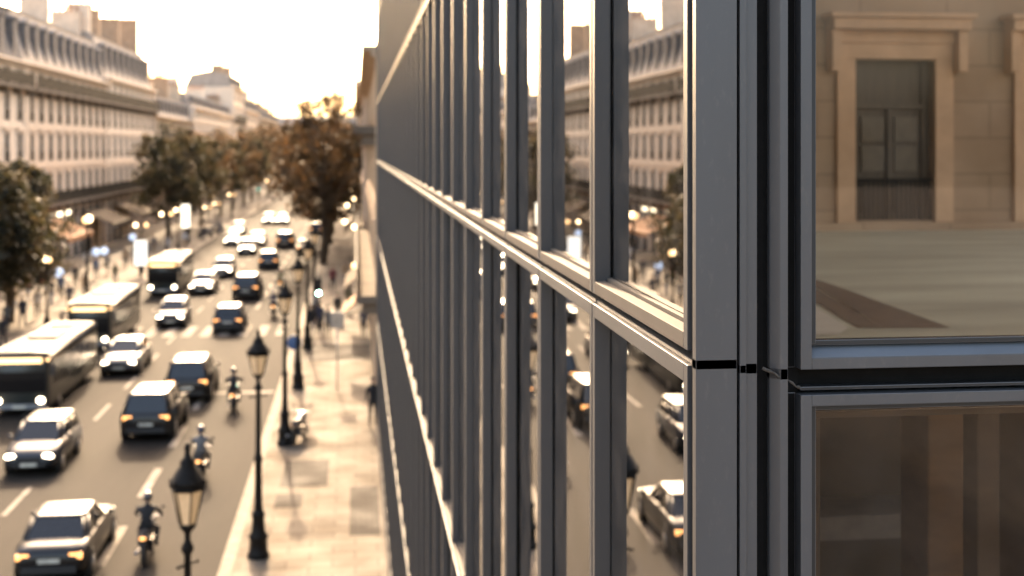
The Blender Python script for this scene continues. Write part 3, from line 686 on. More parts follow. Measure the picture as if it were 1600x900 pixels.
for (u, v), lab in [((293, 1290), 'nearest black iron lantern lamp, its foot below the picture edge'), ((400, 870), 'black iron lantern lamp standing whole at the kerb in front of the single motorcyclist'),
                    ((445, 695), 'black iron lantern lamp beside the blue grey parked scooter'), ((472, 607), 'black iron lantern lamp beside the blue round sign'),
                    ((487, 545), 'small black lantern lamp just short of the lit green signal'), ((500, 500), 'smallest black lantern lamp before the right hand trees')]:
    q = at(u, v)
    if v > 900: q = at_x(u, 690, -2.35); q = Vector((-2.35, q.y, 0))
    o = place(lp, (-2.35, q.y, 0), random.uniform(0, 1), lab, 'lantern lamps along the right kerb'); o.scale = (.86, .86, 1.05) if v > 900 else (1, 1, 1)
def globe_lamp():
    T = thing('globe_lamp', '', 'street lamp')
    p = MB(); p.lathe([(0.2, 0), (0.2, 0.25), (0.11, 0.4), (0.07, 0.9), (0.055, 3.2), (0.09, 3.25), (0.05, 3.3)], seg=12)
    p.tube([(0, -0.42, 3.5), (0, -0.3, 3.28), (0, 0, 3.2), (0, 0.3, 3.28), (0, 0.42, 3.5)], 0.03, 6); p.build('post', M_IRON, T)
    for s in (-1, 1):
        e = MB(); e.ball((0, 0.42*s, 3.66), 0.15, seg=12, rings=8); e.build('globe', M_BULB if s > 0 else M_BULB2, T)
    return T
gp = globe_lamp()
for y, s, lab in [(75, 1.0, 'lit globe lamp under the low dark tree'), (86, 1.45, 'taller lit globe lamp in front of the rust awning'), (107, 1.0, 'lit globe lamp beside the sand coloured awning'),
               (121, 1.05, 'brightest lit globe lamp before the narrower steep roofed house'), (129, 1.05, 'lit globe lamp right of the brightest one'), (137, .85, 'lit globe lamp beside the glowing white poster panel'),
               (154, .8, 'lit globe lamp under the rust tinged tree'), (164, .8, 'lit globe lamp between rust tinged and dark trees'), (184, .9, 'far lit globe lamp past the row of parked scooters'), (257, .9, 'furthest lit globe lamp under the street end trees')]:
    o = place(gp, (-17.3, y, 0), random.uniform(0, 3), lab, 'globe lamps along the left pavement'); o.scale = (s, s, s)

# ------------------------------------------------------------------ vehicles (built facing -Y, towards the eye)
PAINT = {}
def paint(n, c, metal=0.0):
    if n not in PAINT: PAINT[n] = mat('car_paint_' + n, c, 0.34, metal, var=0.06, coat=0.2, spec=0.35)
    return PAINT[n]
P0 = paint('silver', (0.15, 0.147, 0.14), 0.3)
def wheel(T, x, y, r, wd, side):
    q = MB(); q.lathe([(r*0.62, -wd/2), (r*0.95, -wd/2), (r, -wd/2+0.03), (r, wd/2-0.03), (r*0.95, wd/2), (r*0.62, wd/2)], (x, y, r+ROADZ), 20, 'x')
    o = q.build('wheel', M_TYRE, T)
    e = MB(); xo = x + side*(wd/2-0.004); e.lathe([(r*0.61, -0.02), (r*0.61, 0.008), (r*0.2, 0.016)] if side > 0 else [(r*0.2, -0.016), (r*0.61, -0.008), (r*0.61, 0.02)], (xo, y, r+ROADZ), 16, 'x')
    e.build('rim', M_RIM, o)
def car(kind):
    P = {'sedan': dict(L=4.6, W=1.80, H=1.44, hood=0.92, deck=0.98, cb=(-0.95, 1.75), ct=(-0.25, 1.15), bot=0.22, r=0.32),
         'hatch': dict(L=4.0, W=1.76, H=1.50, hood=0.94, deck=0.98, cb=(-0.95, 1.92), ct=(-0.30, 1.62), bot=0.22, r=0.31),
         'suv':   dict(L=4.6, W=1.90, H=1.70, hood=1.08, deck=1.12, cb=(-1.00, 2.20), ct=(-0.35, 1.95), bot=0.28, r=0.36)}[kind]
    L, W, H = P['L'], P['W'], P['H']; hw = W/2; z0 = ROADZ
    T = thing('car', '', 'car')
    st = [(-L/2, .74, .45, .62), (-L/2+.06, .84, .34, P['hood']-.22), (-L/2+.35, .95, P['bot'], P['hood']-.10), (P['cb'][0]-.05, 1.0, P['bot'], P['hood']+.02), (0.2, 1.0, P['bot'], P['hood']+.05),
          (P['cb'][1]-.1, .99, P['bot'], P['deck']+.01), (L/2-.3, .95, P['bot']+.02, P['deck']-.02), (L/2-.06, .87, .34, P['deck']-.10), (L/2, .78, .44, P['deck']-.25)]
    rings = []
    for y, k, b, t in st:
        w_ = hw*k; half = [(w_*.80, b), (w_*.97, b+.10), (w_, b+(t-b)*.45), (w_*.975, t-.10), (w_*.88, t-.015), (w_*.45, t+.012)]
        ring = [(x, y, z+z0) for x, z in half] + [(-x, y, z+z0) for x, z in reversed(half)]
        rings.append(ring)
    b = MB(); b.loft(rings, 0)
    for sx in (-1, 1):
        for wy in (-L/2+.82, L/2-.80):
            b.lathe([(P['r']+.055, -.006), (P['r']+.055, .006)], (sx*(hw-.004), wy, P['r']+.01+z0), 20, 'x', 1, False)
    b.build('body', [P0, M_BUMP], T, fix=True)
    # greenhouse
    (b0, b1), (t0, t1) = P['cb'], P['ct']; zb, zt = P['hood']-.02+z0, H-.06+z0; wb, wt = hw*.90, hw*.74
    def ringz(f):
        y0, y1, w_ = b0+(t0-b0)*f, b1+(t1-b1)*f, wb+(wt-wb)*f; z = zb+(zt-zb)*f
        return [(-w_*.86, y0-.06*(1-f), z), (w_*.86, y0-.06*(1-f), z), (w_, y0+.22, z), (w_, y1-.22, z), (w_*.88, y1, z), (-w_*.88, y1, z), (-w_, y1-.22, z), (-w_, y0+.22, z)]
    gk = MB(); gk.loft([ringz(0), ringz(.5), ringz(1)], 0, False); gk.build('window', M_CGL, T, fix=True)
    rr = MB(); r1 = ringz(1); c1 = [(x*1.02, y, z-.02) for x, y, z in r1]; c2 = [(x*1.0, y*1.0, z+.03) for x, y, z in r1]; c3 = [(x*.80, t0+.12+(y-t0)*.86, z+.062) for x, y, z in r1]
    rr.loft([c1, c2, c3], 0)
    A, Bq = ringz(0), ringz(1)
    for i in (0, 1, 2, 3, 4, 5, 6, 7): rr.tube([A[i], Bq[i]], .028, 5)
    for sx in (-1, 1):
        ym = (b0+b1)/2+.05; rr.tube([(sx*wb*1.0, ym, zb), (sx*wt*1.0, ym, zt)], .035, 5)
    rr.build('roof', P0, T, fix=True)
    for sx in (-1, 1):
        for wy in (-L/2+.82, L/2-.80): wheel(T, sx*(hw-.10), wy, P['r'], .22, sx)
        q = MB(); q.ball((sx*hw*.66, -L/2+.075, P['hood']-.27+z0), (.19, .07, .085), seg=12, rings=8); q.build('headlight', M_HEAD, T)
        q = MB(); q.box(min(sx*hw*.52, sx*hw*.86), max(sx*hw*.52, sx*hw*.86), L/2-.10, L/2-.015, P['deck']-.30+z0, P['deck']-.16+z0); q.build('tail_light', M_TAIL, T, bevel=.015)
        q = MB(); q.ball((sx*(hw+.07), P['cb'][0]+.38, P['hood']+.10+z0), (.10, .06, .075), seg=10, rings=6); q.build('mirror', P0, T)
    q = MB(); q.box(-hw*.62, hw*.62, -L/2-.02, -L/2+.05, .34+z0, .48+z0); q.box(-hw*.42, hw*.42, -L/2-.012, -L/2+.1, .52+z0, .66+z0); q.build('bumper', M_BUMP, T, bevel=.015)
    q = MB(); q.box(-hw*.72, hw*.72, L/2-.06, L/2+.03, .34+z0, .52+z0); q.build('bumper', M_BUMP, T, bevel=.015)
    q = MB(); q.box(-.26, .26, -L/2-.03, -L/2-.021, .37+z0, .47+z0); q.build('number_plate', M_PLATE, T)
    q = MB(); q.box(-.26, .26, L/2-.012, L/2+.012, .60+z0, .70+z0); q.build('number_plate', M_PLATE, T)
    return T
C = {k: car(k) for k in ('sedan', 'hatch', 'suv')}
# (photo point under the end of the car that shows, kind, paint, towards us?, label)
cars = [
    ((44, 748), 'hatch', ('steel', (0.022, 0.027, 0.036), 0.0), 1, 'blue grey car with both headlights on, nearest of the oncoming cars'),
    ((184, 590), 'sedan', ('silver', None, 0), 1, 'silver car with headlights on beside the two leading buses'),
    ((264, 514), 'hatch', ('cream', (0.22, 0.195, 0.16), 0.1), 1, 'cream car with headlights on alone in the middle lanes'),
    ((313, 462), 'sedan', ('sand', (0.16, 0.142, 0.115), 0.3), 1, 'sand coloured oncoming car right of the furthest bus'),
    ((346, 436), 'hatch', ('slate', (0.16, 0.18, 0.21), 0.3), 1, 'slate grey oncoming car behind the sand coloured one'),
    ((384, 400), 'hatch', ('cream', None, 0), 1, 'small cream oncoming car in front of the distant headlight pair'),
    ((361, 386), 'sedan', ('black', (0.010, 0.010, 0.011), 0.0), 1, 'distant black oncoming car nearest the left kerb'),
    ((400, 386), 'sedan', ('silver', None, 0), 1, 'distant silver oncoming car nearest the centre line'),
    ((370, 368), 'hatch', ('sand', None, 0), 1, 'distant sand coloured car showing above the headlight pairs'),
    ((419, 352), 'hatch', ('cream', None, 0), 1, 'furthest oncoming car, left one of a side by side pair'),
    ((440, 352), 'sedan', ('silver', None, 0), 1, 'furthest oncoming car, right one of a side by side pair'),
    ((355, 522), 'hatch', ('white', (0.36, 0.335, 0.305), 0.0), 0, 'white car driving away with orange tail lights'),
    ((384, 470), 'suv', ('black', None, 0), 0, 'black car with pale reflecting roof ahead of the white car'),
    ((418, 421), 'hatch', ('beige', (0.22, 0.187, 0.145), 0.1), 0, 'beige car driving away in the distance'),
    ((445, 389), 'suv', ('brown', (0.07, 0.05, 0.04), 0.2), 0, 'dark brown car driving away near the right hand trees'),
    ((476, 399), 'sedan', ('black', None, 0), 0, 'distant black car closest to the right kerb'),
    ((494, 368), 'hatch', ('sand', None, 0), 0, 'far sand coloured car beneath the kerb trees'),
    ((290, 632), 'suv', ('umber', (0.10, 0.075, 0.055), 0.3), 0, 'brown car with glaring roof ahead of the black off roader'),
    ((228, 693), 'suv', ('black', None, 0), 0, 'black off roader with bright roof, close behind the brown car'),
    ((72, 922), 'sedan', ('black', None, 0), 0, 'nearest black car at the bottom edge with glowing tail lights'),
]
def heading(p): return random.uniform(-0.02, 0.02)
for (uv, kind, (pn, pc, pm), toward, lab) in cars:
    m_ = paint(pn, pc, pm) if pc else PAINT[pn]
    half = {'sedan': 2.3, 'hatch': 2.0, 'suv': 2.3}[kind]
    q = at(uv[0], uv[1], ROADZ)
    y = q.y + half; x = q.x * (1 + 0.0)
    o = place(C[kind], (x, y, ROADZ*.05), (0 if toward else math.pi) + heading(0), lab, 'cars driving on the avenue'); o.scale = (.95, .95, .95)
    recolour(o, 'car_paint_silver', m_)

def bus():
    T = thing('city_bus', '', 'bus'); L, hw, H = 9.6, 1.12, 2.55; z0 = ROADZ
    def sec(w_, y, b, t): 
        hf = [(w_*.94, b), (w_, b+.12), (w_, t-.45), (w_*.97, t-.16), (w_*.86, t-.03), (w_*.3, t)]
        return [(x, y, z+z0) for x, z in hf] + [(-x, y, z+z0) for x, z in reversed(hf)]
    b = MB(); b.loft([sec(hw*.90, -L/2, .38, H-.22), sec(hw*.97, -L/2+.10, .30, H-.08), sec(hw, -L/2+.35, .28, H), sec(hw, L/2-.3, .28, H), sec(hw*.96, L/2, .36, H-.1)], 0)
    b.build('body', paint('bus_green', (0.035, 0.04, 0.038), 0.1), T, fix=True)
    r = MB(); r.loft([[(x*1.004, y, z) for x, y, z in sec(hw*.99, -L/2+.08, H-.13, H+.008)], [(x*1.004, y, z) for x, y, z in sec(hw, -L/2+.35, H-.13, H+.02)], [(x*1.004, y, z) for x, y, z in sec(hw, L/2-.2, H-.13, H+.02)]], 0)
    r.build('roof', mat('cream_bus_roof', (0.15, 0.132, 0.11), 0.7, spec=0.2, var=0.35, scale=0.8, coat=0.1), T, fix=True)
    q = MB(); q.box(-.62, .62, -1.2, 1.0, H+.03+z0, H+.15+z0); q.build('roof_unit', MATS['cream_bus_roof'], T, bevel=.03)
    q = MB(); q.box(-.5, .5, 2.4, 3.6, H+.03+z0, H+.12+z0); q.build('roof_unit', MATS['cream_bus_roof'], T, bevel=.03)
    q = MB(); q.prism([(-L/2-.018, .98+z0), (-L/2-.018, 1.5+z0), (-L/2+.02, H-.42+z0), (-L/2+.2, H-.42+z0), (-L/2+.2, .98+z0)], 0, 1, 'x'); 
    q.v = [((v[0]-.5)*2*hw*.90, v[1], v[2]) for v in q.v]; q.build('windscreen', M_BGL, T, fix=True)
    for sx in (-1, 1):
        for k in range(5):
            y0 = -L/2+.75+k*1.70; q = MB(); a, c = sx*(hw-.03), sx*(hw+.012); q.box(min(a, c), max(a, c), y0, y0+1.56, 1.12+z0, H-.42+z0); q.build('window', M_BGL, T)
        for wy in (-L/2+1.9, L/2-2.4): wheel(T, sx*(hw-.14), wy, .43, .26, sx)
        q = MB(); q.ball((sx*hw*.74, -L/2-.005, .66+z0), (.15, .06, .12), seg=12, rings=8); q.build('headlight', M_HEAD, T)
        q = MB(); q.tube([(sx*hw*.9, -L/2+.1, H-.35+z0), (sx*(hw+.22), -L/2-.18, H-.38+z0)], .025, 6); q.box(sx*(hw+.22)-.08, sx*(hw+.22)+.08, -L/2-.22, -L/2-.14, H-.85+z0, H-.38+z0); q.build('mirror', M_BUMP, T)
        q = MB(); q.ball((sx*hw*.97, -L/2+.05, H-.28+z0), (.07, .07, .05), seg=8, rings=6); q.build('marker_light', M_BULB2, T)
    q = MB(); q.box(-hw*.78, hw*.78, -L/2-.022, -L/2+.12, H-.40+z0, H-.20+z0); q.build('destination_display', M_SIGNB, T, bevel=.01)
    q = MB(); q.box(-hw*.93, hw*.93, -L/2-.05, -L/2+.2, .32+z0, .52+z0); q.build('bumper', mat('grey_bus_bumper', (0.18, 0.19, 0.2), 0.4), T, bevel=.03)
    q = MB(); q.box(-.26, .26, -L/2-.062, -L/2-.052, .36+z0, .47+z0); q.build('number_plate', M_PLATE, T)
    return T
bp = bus()
for uv, lab in [((28, 655), 'nearest city bus with cream roof, cut by the picture edge'), ((137, 552), 'second city bus with cream roof, behind the silver car'), ((252, 464), 'furthest city bus with cream roof and lit destination strip')]:
    q = at(uv[0], uv[1], ROADZ); place(bp, (q.x, q.y+4.8, 0), random.uniform(-.01, .01), lab, 'city buses in the left lane').scale = (.94, .94, .94)

# ------------------------------------------------------------------ people
def skin_mesh(name, J, E, root, mats, classify, sub=1):
    me = bpy.data.meshes.new('tmp'); idx = {k: i for i, k in enumerate(J)}
    me.from_pydata([J[k][:3] for k in J], [(idx[a], idx[b]) for a, b in E], [])
    o = bpy.data.objects.new('tmp', me); COL.objects.link(o)
    md = o.modifiers.new('s', 'SKIN'); md.use_smooth_shade = True; md.branch_smoothing = 0.6
    for k, i in idx.items():
        sv = me.skin_vertices[0].data[i]; r = J[k][3]; sv.radius = r if isinstance(r, tuple) else (r, r); sv.use_root = (k == root)
    ss = o.modifiers.new('u', 'SUBSURF'); ss.levels = sub; ss.render_levels = sub
    dg = bpy.context.evaluated_depsgraph_get(); dg.update()
    out = bpy.data.meshes.new_from_object(o.evaluated_get(dg)); out.name = name
    bpy.data.objects.remove(o)
    out.materials.clear()
    for m_ in mats: out.materials.append(m_)
    for p in out.polygons: p.material_index = classify(p.center); p.use_smooth = True
    return out
M_COAT = mat('cloth_coat', (0.05, 0.045, 0.045), 0.9); M_TROU = mat('cloth_trousers', (0.035, 0.035, 0.04), 0.9); M_SHOE = mat('shoe_leather', (0.02, 0.017, 0.015), 0.5); M_HAIR = mat('hair', (0.035, 0.022, 0.014), 0.6)
def hand(J, E, key, p, d, side):
    """a palm, four unequal fingers slightly curled, and a thumb leaving its side"""
    p = Vector(p); d = Vector(d).normalized(); sdv = Vector((0, 1, 0)); 
    J[key+'palm'] = tuple(p + d*.06) + ((.036, .022),); E.append((key, key+'palm'))
    for i, ln in enumerate((.065, .075, .07, .055)):
        b = p + d*.095 + sdv*(i-1.5)*.021; m_ = b + d*ln*.5 + Vector((-side*.004, 0, 0)); t = m_ + d*ln*.42 + Vector((-side*.016, 0, 0))
        J[f'{key}f{i}a'] = tuple(b) + (.010,); J[f'{key}f{i}b'] = tuple(m_) + (.009,); J[f'{key}f{i}c'] = tuple(t) + (.008,)
        E += [(key+'palm', f'{key}f{i}a'), (f'{key}f{i}a', f'{key}f{i}b'), (f'{key}f{i}b', f'{key}f{i}c')]
    b = p + d*.045 - sdv*.040; t = b + d*.045 - sdv*.012
    J[key+'ta'] = tuple(b) + (.012,); J[key+'tb'] = tuple(t) + (.009,); E += [(key+'palm', key+'ta'), (key+'ta', key+'tb')]
def person_mesh(stride, arms):
    """walking figure facing -Y, 1.76 m tall"""
    J = {'pel': (0, 0, .95, (.155, .115)), 'waist': (0, 0, 1.10, (.145, .105)), 'chest': (0, -.01, 1.32, (.175, .12)), 'neckb': (0, 0, 1.46, (.085, .075)), 'neck': (0, -.01, 1.53, .055), 'chin': (0, -.03, 1.585, (.062, .07)), 'head': (0, -.02, 1.66, (.077, .095)), 'crown': (0, -.01, 1.735, (.060, .072))}
    E = [('pel', 'waist'), ('waist', 'chest'), ('chest', 'neckb'), ('neckb', 'neck'), ('neck', 'chin'), ('chin', 'head'), ('head', 'crown')]
    J['nose'] = (0, -.125, 1.645, .014); E.append(('head', 'nose'))
    for s, n in ((-1, 'l'), (1, 'r')):
        k = s*stride; a = -s*arms
        J['hip'+n] = (s*.095, 0, .88, .10); J['knee'+n] = (s*.10, -k*.20 - .02, .49, .062); J['ank'+n] = (s*.10, -k*.33 + .04, .09 + (.05 if k < 0 else 0), .043); J['toe'+n] = (s*.11, -k*.33 - .13, .035 + (.0 if k < 0 else .0), (.045, .03))
        E += [('pel', 'hip'+n), ('hip'+n, 'knee'+n), ('knee'+n, 'ank'+n), ('ank'+n, 'toe'+n)]
        J['sh'+n] = (s*.19, 0, 1.41, .065); J['el'+n] = (s*.235, -a*.12 + .03, 1.13, .047); J['wr'+n] = (s*.245, -a*.26 - .02, .89, .030)
        E += [('chest', 'sh'+n), ('sh'+n, 'el'+n), ('el'+n, 'wr'+n)]
        hand(J, E, 'wr'+n, J['wr'+n][:3], (0, -a*.2, -1), s)
    def cl(c):
        if c.z > 1.50: return 0
        if c.z < .095: return 3
        if abs(c.x) > .19 and c.z < .92: return 0
        if c.z < .86: return 2
        return 1
    return skin_mesh('person_body', J, E, 'pel', [M_SKIN, M_COAT, M_TROU, M_SHOE], cl)
def hair_mesh():
    q = MB(); q.ball((0, .012, 1.685), (.090, .108, .092), seg=14, rings=10)
    q.v = [(x, y + (max(0, 1.70-z)*.9 if y < 0 else 0), z) for x, y, z in q.v]
    return q.mesh('hair', M_HAIR)
PM = [person_mesh(1.0, 1.0), person_mesh(-.75, -.8), person_mesh(.12, .1)]; HM = hair_mesh()
eye = MB()
eye.ball((0, -.108, 1.668), (.012, .008, .008), seg=8, rings=5)
EM = eye.mesh('eye', mat('eye_dark', (0.02, 0.015, 0.01), 0.2))
CL = {}
def cloth(n, c):
    if n not in CL: CL[n] = mat('cloth_' + n, c, 0.9, var=0.15)
    return CL[n]
def person(loc, rz, pose, coat, trou, label, grp, sc=1.0):
    T = inst('person', PM[pose], None, loc, rz); T['label'] = label; T['category'] = 'person'; T['group'] = grp; T.scale = (sc, sc, sc)
    for i, m_ in ((1, coat), (2, trou)): T.material_slots[i].link = 'OBJECT'; T.material_slots[i].material = m_
    inst('hair', HM, T)
    for k in (-1, 1): inst('eye', EM, T, (k*.032, 0, 0))
    return T
black, navy, grey, tan, white_, denim, wine, olive = cloth('black', (.018, .018, .02)), cloth('navy', (.025, .032, .06)), cloth('grey', (.13, .13, .13)), cloth('tan', (.28, .2, .12)), cloth('white', (.6, .58, .54)), cloth('denim', (.07, .10, .17)), cloth('wine', (.14, .03, .035)), cloth('olive', (.09, .085, .045))
GP = 'people on the right pavement'; GQ = 'people on the left pavement'
for uv, rz, po, c, t, lab, grp in [
    ((583, 668), 0.2, 2, black, black, 'person in black standing close against the glass building', GP),
    ((486, 527), 0.1, 0, black, navy, 'person in a black coat walking beside the lit green signal', GP), ((500, 522), 3.0, 1, navy, black, 'person in navy walking away behind the green signal', GP),
    ((512, 530), 0.3, 2, grey, black, 'person in a grey top standing right of the green signal', GP), ((494, 500), 0.4, 0, white_, navy, 'person in a white top on the far side of the driveway crossing', GP),
    ((528, 505), 3.3, 0, black, grey, 'person in black walking away near the wall of the stone house', GP), ((545, 490), 0.0, 1, olive, black, 'person in olive under the sand awning on the right', GP),
    ((568, 530), 2.9, 2, navy, black, 'person in navy and dark trousers hard by the stone house wall', GP), ((520, 455), 0.2, 0, wine, black, 'distant person in wine red before the kerb trees', GP), ((540, 448), 0.2, 1, tan, navy, 'distant person in a tan coat under the awnings', GP),
    ((10, 520), 0.2, 0, grey, black, 'person in grey at the picture edge behind the nearest bus', GQ), ((35, 512), 3.1, 1, navy, navy, 'person in navy walking away left of the second bus', GQ), ((58, 498), 0.3, 2, white_, black, 'person in a white top standing left of the second bus', GQ),
    ((22, 490), 0.0, 0, tan, denim, 'person in a tan coat and jeans under the low dark tree', GQ), ((80, 478), 2.8, 0, black, denim, 'person in black and jeans before the rust awning', GQ), ((96, 468), 0.4, 1, denim, black, 'person in a denim jacket before the rust awning', GQ),
    ((118, 452), 0.1, 2, black, black, 'person all in black under the rust awning', GQ), ((66, 462), 0.6, 0, wine, navy, 'person in wine red beside the lit globe lamp', GQ), ((150, 438), 0.0, 1, denim, navy, 'person in a denim top left of the white poster panel', GQ),
    ((168, 430), 3.0, 0, grey, black, 'person in grey walking away left of the white poster panel', GQ), ((196, 418), 0.2, 2, tan, black, 'person in tan standing behind the white poster panel', GQ), ((262, 398), 0.1, 0, white_, grey, 'person in white at the kerb behind the furthest bus', GQ),
    ((14, 462), 0.5, 1, black, navy, 'person in black and navy behind the low dark tree at the picture edge', GQ), ((44, 470), 3.0, 0, wine, denim, 'person in wine red and jeans walking away under the low dark tree', GQ), ((108, 486), 0.2, 0, navy, black, 'person in navy and black trousers between the second bus and the rust awning', GQ),
    ((132, 466), 0.1, 1, tan, black, 'person in a tan coat close behind the second bus', GQ), ((180, 446), 0.4, 2, olive, navy, 'person in olive between the second and the furthest bus', GQ), ((5, 548), 0.0, 1, black, black, 'person in black nearest of all on the left pavement', GQ),
    ((136, 424), 3.1, 0, white_, denim, 'person in white and jeans deep under the rust awning', GQ), ((228, 410), 0.3, 1, black, grey, 'person in black and grey trousers right of the white poster panel', GQ), ((240, 396), 0.0, 2, navy, tan, 'person in navy and tan beneath the sand awning', GQ),
    ((288, 388), 0.1, 1, white_, tan, 'distant person in white and tan under the broad dark tree', GQ), ((318, 376), 0.3, 2, black, navy, 'distant person in black under the rust tinged tree', GQ), ((344, 366), 0.0, 0, grey, denim, 'distant person in grey and jeans at the left kerb', GQ)]:
    q = at(*uv); person((q.x, q.y, 0), rz, po, c, t, lab, grp, random.uniform(.96, 1.05))

# ------------------------------------------------------------------ motorcycles and their riders (facing -Y)
def moto():
    T = thing('motorcycle', '', 'motorcycle'); z0 = ROADZ
    b = MB()
    b.loft([[(w_*math.cos(a), y, z + h_*math.sin(a)) for a in [2*math.pi*k/10 for k in range(10)]] for y, z, w_, h_ in
            [(-.62, .80+z0, .07, .06), (-.52, .84+z0, .16, .20), (-.30, .82+z0, .17, .16), (-.05, .68+z0, .14, .14), (.2, .66+z0, .16, .16), (.55, .72+z0, .15, .13), (.92, .80+z0, .06, .05)]])
    b.box(-.17, .17, -.28, .28, .26+z0, .56+z0); b.build('body', mat('bike_paint', (0.03, 0.03, 0.034), .25, .2, coat=1.0), T, fix=True)
    q = MB(); q.loft([[(w_*math.cos(a), y, z + .05*math.sin(a)) for a in [2*math.pi*k/8 for k in range(8)]] for y, z, w_ in [(-.08, .80+z0, .08), (.1, .82+z0, .15), (.5, .86+z0, .15), (.75, .90+z0, .08)]]); q.build('seat', M_BUMP, T, fix=True)
    for y, r in ((-.72, .30), (.66, .30)):
        q = MB(); q.lathe([(r*.66, -.05), (r*.93, -.055), (r, -.02), (r, .02), (r*.93, .055), (r*.66, .05)], (0, y, r+z0), 20, 'x'); o = q.build('wheel', M_TYRE, T)
        e = MB(); e.lathe([(r*.65, -.03), (r*.2, -.05), (r*.2, .05), (r*.65, .03)], (0, y, r+z0), 16, 'x'); e.build('rim', M_RIM, o)
    q = MB()
    for s in (-1, 1): q.tube([(s*.085, -.72, .30+z0), (s*.085, -.50, .92+z0)], .025, 8)
    q.tube([(-.36, -.30, 1.06+z0), (-.25, -.44, 1.04+z0), (0, -.48, 1.0+z0), (.25, -.44, 1.04+z0), (.36, -.30, 1.06+z0)], .018, 8); q.build('fork', M_RIM, T)
    q = MB(); q.ball((0, -.66, .84+z0), (.10, .06, .09), seg=12, rings=8); q.build('headlight', M_HEAD, T)
    q = MB(); q.ball((0, .93, .80+z0), (.09, .035, .045), seg=10, rings=6); q.build('tail_light', M_TAIL, T)
    q = MB(); q.tube([(.16, -.1, .30+z0), (.19, .3, .30+z0), (.19, .85, .38+z0)], [.03, .04, .05], 8); q.build('exhaust', M_RIM, T)
    for s in (-1, 1):
        q = MB(); q.tube([(s*.24, -.42, 1.05+z0), (s*.32, -.46, 1.24+z0)], .01, 6); q.ball((s*.34, -.46, 1.27+z0), (.06, .02, .04), seg=8, rings=5); q.build('mirror', M_BUMP, T)
    return T
def rider_mesh():
    z0 = ROADZ
    J = {'pel': (0, .30, .97+z0, (.16, .13)), 'waist': (0, .27, 1.13+z0, (.15, .12)), 'chest': (0, .16, 1.36+z0, (.19, .14)), 'neckb': (0, .11, 1.49+z0, (.09, .08)), 'neck': (0, .08, 1.55+z0, .06), 'chin': (0, .05, 1.60+z0, (.06, .07)), 'head': (0, .05, 1.68+z0, (.08, .095)), 'crown': (0, .05, 1.75+z0, (.06, .07))}
    E = [('pel', 'waist'), ('waist', 'chest'), ('chest', 'neckb'), ('neckb', 'neck'), ('neck', 'chin'), ('chin', 'head'), ('head', 'crown')]
    for s, n in ((-1, 'l'), (1, 'r')):
        J['hip'+n] = (s*.13, .24, .93+z0, .10); J['knee'+n] = (s*.24, -.16, .80+z0, .07); J['ank'+n] = (s*.23, .06, .38+z0, .045); J['toe'+n] = (s*.24, -.12, .31+z0, (.045, .03))
        E += [('pel', 'hip'+n), ('hip'+n, 'knee'+n), ('knee'+n, 'ank'+n), ('ank'+n, 'toe'+n)]
        J['sh'+n] = (s*.21, .12, 1.44+z0, .075); J['el'+n] = (s*.33, -.04, 1.22+z0, .055); J['wr'+n] = (s*.33, -.24, 1.10+z0, .034)
        E += [('chest', 'sh'+n), ('sh'+n, 'el'+n), ('el'+n, 'wr'+n)]
        J['wr'+n+'palm'] = (s*.335, -.29, 1.085+z0, (.036, .024)); E.append(('wr'+n, 'wr'+n+'palm'))
        for i in range(4):
            x = s*(.305 + i*.022); J[f'{n}f{i}a'] = (x, -.335, 1.09+z0, .011); J[f'{n}f{i}b'] = (x, -.345, 1.05+z0, .010); E += [('wr'+n+'palm', f'{n}f{i}a'), (f'{n}f{i}a', f'{n}f{i}b')]
        J[n+'t'] = (s*.28, -.32, 1.06+z0, .012); E.append(('wr'+n+'palm', n+'t'))
    def cl(c):
        if c.z > 1.54+z0: return 0
        if c.z < .40+z0: return 3
        if c.y < -.27 and c.z > 1.0+z0: return 3
        if c.z < .96+z0: return 2
        return 1
    return skin_mesh('person_body', J, E, 'pel', [M_SKIN, M_COAT, M_TROU, M_SHOE], cl)
RM = rider_mesh()
hm = MB(); hm.ball((0, .055, 1.69+ROADZ), (.135, .16, .145), seg=16, rings=12); vz = MB(); vz.ball((0, .035, 1.68+ROADZ), (.118, .15, .065), seg=16, rings=8)
HELM, VIS = hm.mesh('helmet', mat('helmet_shell', (0.025, 0.025, 0.03), .2, coat=1.0)), vz.mesh('visor', M_CGL)
mp_ = moto()
M_BGREY = mat('bike_paint_blue', (0.07, 0.085, 0.11), .3, .2, coat=1.0)
for uv, rz, rid, lab in [((362, 648), math.pi, black, 'motorcycle driving away alone beside the dashed lane line'), ((222, 890), math.pi, black, 'nearest motorcycle driving away beside the lamp at the bottom'),
                         ((426, 498), math.pi, navy, 'motorcycle driving away near the right kerb past the white car'), ((437, 458), math.pi, olive, 'furthest motorcycle driving away beside the right kerb'),
                         ((309, 760), math.pi, grey, 'motorcycle driving away half hidden behind the nearest lantern')]:
    q = at(uv[0], uv[1], ROADZ); y = q.y + .9
    o = place(mp_, (q.x, y, ROADZ*0.1), rz, lab, 'motorcycles on the avenue'); o.scale = (.9, .9, .9)
    T = inst('person', RM, None, (q.x, y, ROADZ*0.1), rz); T.scale = (.9, .9, .9); T['label'] = lab.replace('motorcycle', 'helmeted rider on the motorcycle') ; T['category'] = 'person'; T['group'] = 'riders on the motorcycles'
    T.material_slots[1].link = 'OBJECT'; T.material_slots[1].material = rid
    h_ = inst('helmet', HELM, T); inst('visor', VIS, h_); hc = {'navy': (.3, .29, .27), 'olive': (.10, .02, .02), 'grey': (.02, .03, .06)}.get(rid.name.split('_')[1])
    if hc: h_.material_slots[0].link = 'OBJECT'; h_.material_slots[0].material = mat('helmet_shell_' + rid.name, hc, .25, coat=.6)
q = at(462, 690)
